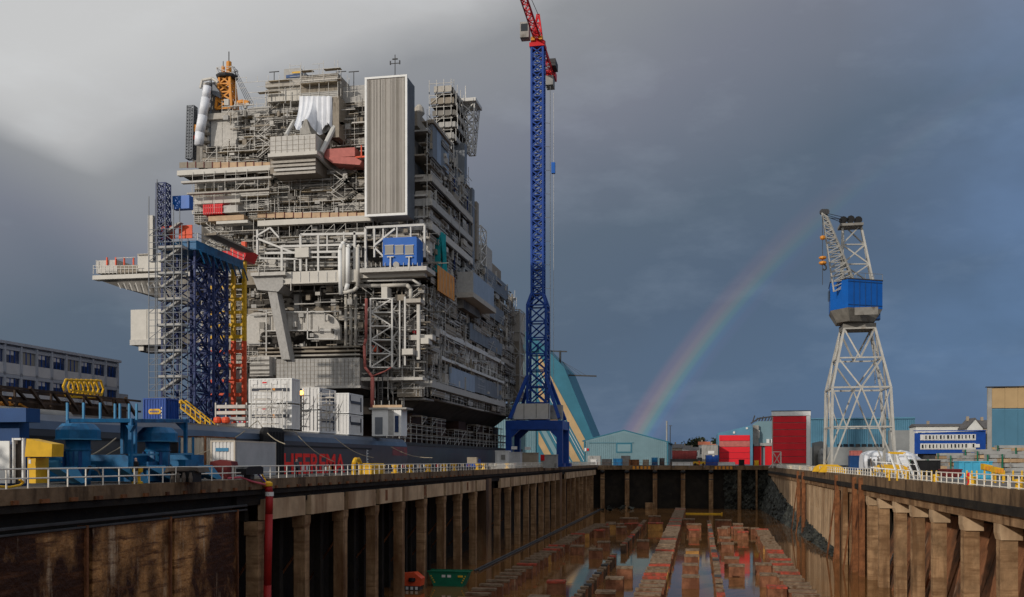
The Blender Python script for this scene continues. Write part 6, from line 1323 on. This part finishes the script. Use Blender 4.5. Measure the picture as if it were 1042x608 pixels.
# ------------------------------------------------------------------ far town glimpse, trees, red barge wagon
for i,(x0,x1,ye,yr,Yv,w_,rf,lab) in enumerate(((684,694,456,452,520.,'house_tan','roof_grey','tan far house with a grey roof left of the trees'),(694,702,457,453.5,540.,'house_white','roof_grey','small white far house beside the tan one'),(711,722,453,449.5,560.,'house_white','roof_orange','far white house with an orange roof behind the grey shed'),(722,729,455,452,550.,'house_tan','roof_orange','small far house with an orange roof beside the blue hall'),(701,711,458,455,530.,'house_white','roof_grey','pale far house right above the dark red wagon'))):
    house(lab,x0,x1,468,ye,yr,Yv,w_,rf,9,False,2)
def tree(label, px_, ytop, Yv, rx):
    b = atY(px_,470,Yv); t_ = atY(px_,ytop,Yv); h = t_.z; o = thing('tree', label, 'tree', (b.x,Yv,-.3), 'far trees behind the dock end')
    q = MB(); q.tube((b.x,Yv,-.3),(b.x,Yv,h*.55),.5,6,.25)
    for k in range(5): q.tube((b.x,Yv,h*(.35+.05*k)),(b.x+R.uniform(-1,1)*rx*.7,Yv+R.uniform(-2,2),h*R.uniform(.6,.85)),.2,5,.06)
    q.build('trunk','bark',o); q = MB()
    for k in range(520):
        c = Vector((R.gauss(0,.36)*rx,R.gauss(0,.34)*rx,h*R.uniform(.34,1)-h*.08*abs(R.gauss(0,1)))); s = R.uniform(.6,1.2); c += Vector((b.x,Yv,0))
        q.add([c+Vector((R.uniform(-s,s),R.uniform(-s,s),R.uniform(-s,s))) for _ in range(4)],[(0,1,2),(0,2,3),(0,1,3)])
    q.build('crown','leaf',o)
for px_, yt_, rx_ in ((706,446.5,5.),(712.5,445,5.5),(728,446,4.),(699,451,3.5),(690,454,4)): tree('leafy tree in the far clump beyond the dock end',px_,yt_,575+R.uniform(-6,6),rx_)
def flatbox(name, label, cat, x0,y0,x1,y1,Yv,dep,mat,parts=(),group=None):
    a = atY(x0,y1,Yv); b = atY(x1,y0,Yv); zb_ = -.2 if a.x < XR else -.7; o = thing(name,label,cat,((a.x+b.x)/2,Yv,zb_),group); cube('body',o,(a.x,Yv,zb_+.25),(b.x,Yv+dep,b.z),mat)
    q = MB(); n_ = max(3,int((b.x-a.x)/1.2))
    for i in range(n_): x = a.x+(b.x-a.x)*(i+.5)/n_; q.box((x-.15,Yv-.1,zb_+.4),(x+.15,Yv-.003,b.z-.15))
    q.build('ribs',mat,o); q = MB()
    q.box((a.x-.08,Yv-.12,b.z-.14),(b.x+.08,Yv+dep+.08,b.z+.06)); q.box((a.x-.08,Yv-.12,zb_+.02),(b.x+.08,Yv+dep+.08,zb_+.24)); q.build('frame',mat,o)
    for nm,(u0,v0,u1,v1),mt_ in parts: yb(o,nm,u0,v0,u1,v1,Yv-.2,.08,mt_)
    return o
flatbox('red_wagon','long dark red open container on the far quay right of the gabled hall','container',684,459,709,470,376.,4,'red_dark'); flatbox('black_wagon','black low trailer under the dark red container','trailer',682,467.5,712,472.5,371.,3,'dark_grey')
flatbox('grey_shed','dark grey corrugated shed left of the red-door hall','shed',714,453,730.5,472,388.,8,'grey_steel',(('plate',(720.5,459,727,462),'box_white'),)); flatbox('blue_skip','dark blue skip in front of the dark grey shed','skip',718,463.5,731,470.5,378.,4,'blue_box',(('plate',(725,463,727,464.5),'box_white'),))
flatbox('white_pipe_stack','low stack of long white pipes on the far quay','pipe stack',684,470.5,705,473,366.,2,'box_white'); flatbox('white_beam','long white beam on the far quay before the red door','beam',731,470.6,748,473.2,366.,2,'box_white'); flatbox('black_crate','black crate on the far quay by the red door','crate',752,468,757.5,474,366.,3,'black'); flatbox('yellow_crate','small yellow frame beside the black crate','crate',768,469,772,474,366.,2,'yellow')
o = thing('forklift','yellow forklift standing before the orange-clad person','forklift',(atY(712,475,YE+9).x,YE+9,-.2)); x = ORG[o].x
cube('body',o,(x-2.4,YE+9,.2),(x+2,YE+11,1.2),'yellow'); cube('cab',o,(x-.9,YE+9.2,1.2),(x+.9,YE+10.8,2.7),'dark_grey'); cube('mast',o,(x+2.05,YE+9.4,.1),(x+2.3,YE+10.6,3.6),'dark_grey')
for s in (-1.6,1.3): MB().tube((x+s,YE+8.95,.25),(x+s,YE+9.4,.25),.5,10).build('wheel','black',o)
for (x0,y0,x1,y1,m_,lab,Yv) in ((601,468,607,474,'box_white','white cabinet at the left corner of the far quay',370.),(612,467.5,622,473,'dark_grey','dark parked van shape on the far quay before the gabled hall',372.),(624,467,633,473,'blue_machine','blue crate on the far quay under the hall window',373.),(640,468,650,473,'rust_steel','rusty brown crate on the far quay near the hall corner',370.),(654,468,660,473,'house_tan','tan crate on the far quay near the hall corner',374.),(663,466,669,473,'blue_machine','blue machine at the right corner of the gabled hall',378.),(671,466.5,676,473,'dark_grey','dark crate at the right corner of the gabled hall',380.)):
    flatbox('quay_crate',lab,'crate',x0,y0,x1,y1,Yv,3,m_)
o = thing('far_railing','low rusty railing along the far dock edge left half','railing',(-20,YE+.4,-.2)); q = MB()
x = XL
while x < 8: q.tube((x,YE+.4,-.17),(x,YE+.4,.9),.06); x += 2.4
q.tube((XL,YE+.4,.9),(8,YE+.4,.9),.06).tube((XL,YE+.4,.4),(8,YE+.4,.4),.05); q.build('rails','rust_steel',o)
o = thing('light_masts','two thin grey lamp masts behind the gabled hall','mast',tuple(atY(679,470,430.))); q = MB(); q.tube(atY(678.5,474,430.),atY(678.5,428.5,430.),.35,6); q.build('mast','grey_steel',o); q = MB(); q.tube(atY(682,474,430.),atY(682,433,430.),.18,5).tube(atY(680.5,433.5,430.),atY(684,433.5,430.),.15); q.build('thin_mast','dark_grey',o)
# quay cabins near the tower crane
for x0,y0,x1,y1,dY,m_,lab in ((504,459,517,474,215.,'box_white','white square cabin by the left foot of the tower crane'),(517.2,460.5,529,474,216.5,'box_grey','grey cabin right beside the white square cabin'),(531,461,546,474,226.,'house_tan','beige low cabin under the tower crane portal'),(550,463,566,474,232.,'stone_grey','grey container with a red end between the crane legs')):
    flatbox('site_hut',lab,'cabin',x0,y0,x1,y1,dY,3,m_,((('window',(x0+6,y0+4,x0+10,y0+9),'glass_grey'),) if x0 < 505 else (('red_end',(x0,y0,x0+4,y0+6),'red_paint'),) if x0 > 548 else (('sign',(x0+3,y0-6,x0+9,y0-3),'box_white'),)))
p = atX(480,470,XL-4.5); o = thing('blue_van','small blue pickup with a pale load on the left quay under the platform','pickup',(p.x,p.y,0))
MB().prism([(p.x-1,p.y,.35),(p.x-1,p.y+4.6,.35),(p.x-1,p.y+4.6,1.1),(p.x-1,p.y+3.4,1.2),(p.x-1,p.y+2.8,1.9),(p.x-1,p.y+1.6,1.9),(p.x-1,p.y+1.5,1.1),(p.x-1,p.y,1.1)],(2,0,0)).build('body','blue_box',o); cube('load',o,(p.x-.9,p.y+.1,1.11),(p.x+.9,p.y+1.4,2.2),'house_tan'); cube('windscreen',o,(p.x-.8,p.y+1.45,1.3),(p.x+.8,p.y+1.58,1.8),'glass_dark')
for yy in (.9,3.7):
    for xx in (-1.02,.84): MB().tube((p.x+xx,p.y+yy,.36),(p.x+xx+.18,p.y+yy,.36),.36,10).build('wheel','black',o)
# ------------------------------------------------------------------ right quay
ZR = -.7
def rpx(px_, X): return atX(px_, 469, X).y
pm = MB().tube((0,0,0),(0,0,1.05),.055,6); mer = bpy.data.meshes.new('post'); mer.from_pydata(pm.v,[],pm.f); mer.materials.append(MATS['white_rail'])
def fence(Y0, Y1, n):
    o = thing('quay_fence','white post-and-rail fence panel along the right quay edge','fence',(XR+.25,(Y0+Y1)/2,ZR+.03),'white fence panels on the right quay')
    for i in range(n+1): p = link(bpy.data.objects.new('post',mer),o); p.location = (0,Y0+(Y1-Y0)*i/n-(Y0+Y1)/2,0)
    q = MB()
    for z in (.08,.55,1.05): q.tube((XR+.25,Y0,ZR+.03+z),(XR+.25,Y1,ZR+.03+z),.05,6)
    q.build('rails','white_rail',o)
Y = 50.
while Y < 340:
    ln = 11.2 if Y < 150 else 12.4; fence(Y,Y+ln,5 if Y < 200 else 6); Y += ln+(2.0 if 85 < Y < 130 else .5)
for Yv in (84.,97.5,112,127,139,150,163,178,196,214,232,255,280):
    o = thing('quay_bollard','small yellow bollard at the foot of the right quay fence','bollard',(XR+.75,Yv,ZR),'yellow bollards on the right quay'); MB().lathe((XR+.75,Yv,ZR),[(.38,0),(.38,.1),(.3,.16),(.28,.5),(.4,.58),(.42,.75),(.2,.82)],10).build('casting','yellow',o)
# white raking trestle
o = thing('raking_trestle','white trestle of slanted posts with a yellow top bar on the right quay','trestle',(XR+2,130,ZR)); q = MB(); pr_ = [(904.5,461,914.5,489),(912,463,920,488),(920,461.5,931,490),(928.5,463.5,938,491),(893,464,899,486),(886,466,889,484)]
for a,b,c,d_ in pr_: t_ = atD(a,b,128); f_ = atX(c,d_,XR+.8); q.tube((f_.x,f_.y,ZR),t_,.10,5)
for a,b,c,d_ in pr_: t_ = atD(a+2,b+2,131); q.tube((t_.x+1.5,t_.y+2,ZR),t_,.07,5)
q.tube(atD(886,476,128),atD(935,480,126),.09).tube(atD(889,470,128),atD(933,473,126),.07); q.build('posts','white_paint',o); MB().tube(atD(904,461,128),atD(921,461.5,128),.2,4).build('top_bar','yellow',o)
# white wrapped boat
def loft(name, mat, parent, secs):
    n_ = len(secs[0]); q = MB(); vs = [v for s in secs for v in s]
    q.add(vs,[(k*n_+i,k*n_+(i+1)%n_,(k+1)*n_+(i+1)%n_,(k+1)*n_+i) for k in range(len(secs)-1) for i in range(n_)]+[tuple(range(n_))[::-1],tuple(range((len(secs)-1)*n_,len(secs)*n_))]); return q.build(name,mat,parent,smooth=False)
a = atD(878,478,205); b = atD(942,470,205); L_ = b.x-a.x; o = thing('wrapped_boat','large white shrink-wrapped shape on the right quay behind the crane','boat',((a.x+b.x)/2,a.y,ZR)); secs = []
hs = [.86,.96,1,.97,.9,.97,1,.95,.85,.62,.4]
for k,h_ in enumerate(hs):
    x = a.x+L_*k/10; hh = 4.4*h_; wd_ = 3*(1 if k < 8 else .8); y = a.y+2
    secs.append([(x+R.uniform(-.2,.2),y-wd_,ZR+.5),(x,y-wd_*1.05,ZR+hh*.55),(x,y-wd_*.7,ZR+hh*.9),(x,y,ZR+hh+R.uniform(-.15,.2)),(x,y+wd_*.7,ZR+hh*.9),(x,y+wd_,ZR+hh*.5),(x,y+wd_,ZR+.5)])
loft('wrap','tarp_white',o,secs); 
for k in range(5): x = a.x+1+k*2.9; cube('cradle_leg',o,(x-.15,a.y-1.2,ZR),(x+.15,a.y+5,ZR+.52),'dark_grey')
for k in range(4): cube('wrap_opening',o,(a.x+.8+k*.9,a.y-1.22,ZR+1.2),(a.x+1.3+k*.9,a.y-1.1,ZR+2.6),'slate')
# yard boxes, skips, slabs
def rbox(name,label,cat,x0,y0,x1,y1,d,dep,mat,group=None,parts=()):
    a = atD(x0,y1,d); b = atD(x1,y0,d); o = thing(name,label,cat,((a.x+b.x)/2,a.y,ZR),group); zt_ = b.z; z0_ = max(ZR+.02,a.z)
    if z0_ > ZR+.5: z0_ = ZR+.02
    MB().box((a.x,a.y,z0_+.15),(b.x,a.y+dep,zt_)).build('body',mat,o); q = MB(); n_ = max(3,int((b.x-a.x)/.9))
    for i in range(n_): x = a.x+(b.x-a.x)*(i+.5)/n_; q.box((x-.1,a.y-.08,z0_+.2),(x+.1,a.y-.003,zt_-.08))
    q.box((a.x-.06,a.y-.1,zt_-.08),(b.x+.06,a.y+dep+.06,zt_+.05)); q.box((a.x+.1,a.y+.1,z0_),(b.x-.1,a.y+dep-.1,z0_+.149)); q.build('ribs',mat,o); return o
rbox('blue_tank','light blue open skip in the right yard','skip',976,470,1008,481,118,2.5,'teal_dumpster'); rbox('red_bin','dark red low container left of the light blue skip','container',961,478,978,486,108,2.5,'red_dark')
rbox('blue_container','blue container with a red one on top behind the crane legs','container',865,464,879,476,240,3,'blue_cabin'); rbox('red_box','red box on the blue container behind the crane','box',866,459,877,464,244,3,'salmon'); rbox('dark_heap','long dark covered stack right of the white trestle','stack',932,469,956,480,150,4,'black')
for k,(px_,py_) in enumerate(((1006,476),(1017,479))):
    d = 104-k*4; c = atD(px_,py_,d); o = thing('yellow_basket',('left' if k == 0 else 'right')+' of two tilted yellow steel baskets by the right fence','basket',(c.x,c.y,ZR)); q = MB()
    q.prism([atD(px_-5,472+k*3,d),atD(px_+4.5,474+k*3,d),atD(px_+4.5,480.5+k*3,d),atD(px_-5,478+k*3,d)],(0,1.2,0)); q.build('basket','yellow',o); q = MB()
    for s in (-4,4): t_ = atD(px_+s,479+k*3,d); q.box((t_.x-.08,t_.y,ZR),(t_.x+.08,t_.y+.16,t_.z))
    q.build('leg','yellow',o)
    for j in range(3): t_ = atD(px_-3+j*3,476.5+k*3,d); cube('slot',o,(t_.x-.1,t_.y-.05,t_.z-.2),(t_.x+.1,t_.y-.01,t_.z+.2),'orange')
ST_ = {}
def slabs(px_,ybase,d,w,n,label):
    c = atD(px_,ybase,d); o = thing('slab_stack',label,'slab stack',(c.x,c.y,ZR),'concrete slab stacks in the right yard'); zt_ = ZR+.05
    for k in range(n): j = R.uniform(-.2,.2); cube('slab',o,(c.x-w/2+j,c.y,zt_+.12),(c.x+w/2+j,c.y+3,zt_+.62),R.choice(['stone_grey','stone_grey','concrete_panel'])); cube('spacer',o,(c.x-w/2+.5,c.y+.2,zt_),(c.x-w/2+.8,c.y+2.8,zt_+.119),'timber'); cube('spacer',o,(c.x+w/2-.8,c.y+.2,zt_),(c.x+w/2-.5,c.y+2.8,zt_+.119),'timber'); zt_ += .62
    cube('green_strap',o,(c.x-w/2-.3,c.y-.05,ZR+.05),(c.x-w/2-.12,c.y+.1,zt_),'green_skip')
for i,(px_,yb_,d,w,n) in enumerate(((1024,478,140,4.5,5),(1042,480,132,5,5),(1010,474,155,4,6),(1032,470,175,5,8),(1052,472,160,5,7),(985,473,165,5,5),(964,472,172,6,4),(945,471,185,6,4),(998,470,185,5,7),(972,469,195,6,6))): slabs(px_,yb_,d,w,n,['nearest grey concrete slab stack behind the tilted yellow baskets','grey concrete slab stack cut by the right frame edge','slab stack of six layers between the blue skip and yellow baskets','tall eight-layer slab stack before the tan and blue hall','far slab stack just past the right frame edge','slab stack right behind the light blue skip','low slab stack left of the light blue skip','low slab stack beside the long dark covered stack','seven-layer slab stack below the blue office end','six-layer slab stack under the middle of the blue office'][i])
for px_ in (905,913,938,943,948,953,984,989,994,1002,1022,1031,1040):
    d = 112; c = atD(px_,480,d); o = thing('yard_post','short yellow guard post in the right yard','post',(c.x,c.y,ZR),'yellow guard posts in the right yard'); MB().lathe((c.x,c.y,ZR),[(.14,0),(.1,.05),(.1,1.05),(.06,1.15)],8).build('post','yellow',o)
o = thing('red_extinguisher','red fire hose post in a gap of the right fence','hydrant',(XR+.7,rpx(986,XR+.7),ZR)); c = ORG[o]; MB().lathe(tuple(c),[(.2,0),(.2,.1),(.13,.15),(.13,.8),(.2,.85),(.2,1.05),(.08,1.15)],10).build('post','red_paint',o); cube('nozzle',o,(c.x-.3,c.y-.06,c.z+.6),(c.x+.3,c.y+.06,c.z+.72),'red_paint')
# pale frame in front of the red tower hall
o = thing('pale_frame','small pale pink cross-braced frame before the red tower hall','frame',tuple(atD(790,477,300))); q = MB(); a = atD(785,476,300); b = atD(796,476,300); t_ = atD(786,460,300).z
for x in (a.x+.4,b.x-.4):
    for dy in (0,2): q.tube((x,a.y+dy,ZR),(x,a.y+dy,t_),.16)
q.tube((a.x+.4,a.y,0),(b.x-.4,a.y,t_),.12).tube((b.x-.4,a.y,0),(a.x+.4,a.y,t_),.12).tube((a.x+.4,a.y,t_),(b.x-.4,a.y,t_),.16).tube((a.x+.4,a.y+2,t_),(b.x-.4,a.y+2,t_),.16).tube((a.x-.8,a.y,ZR),(a.x+.4,a.y,.8),.14).tube((b.x+.8,a.y,ZR),(b.x-.4,a.y,.8),.14)
q.build('bars','cream',o)
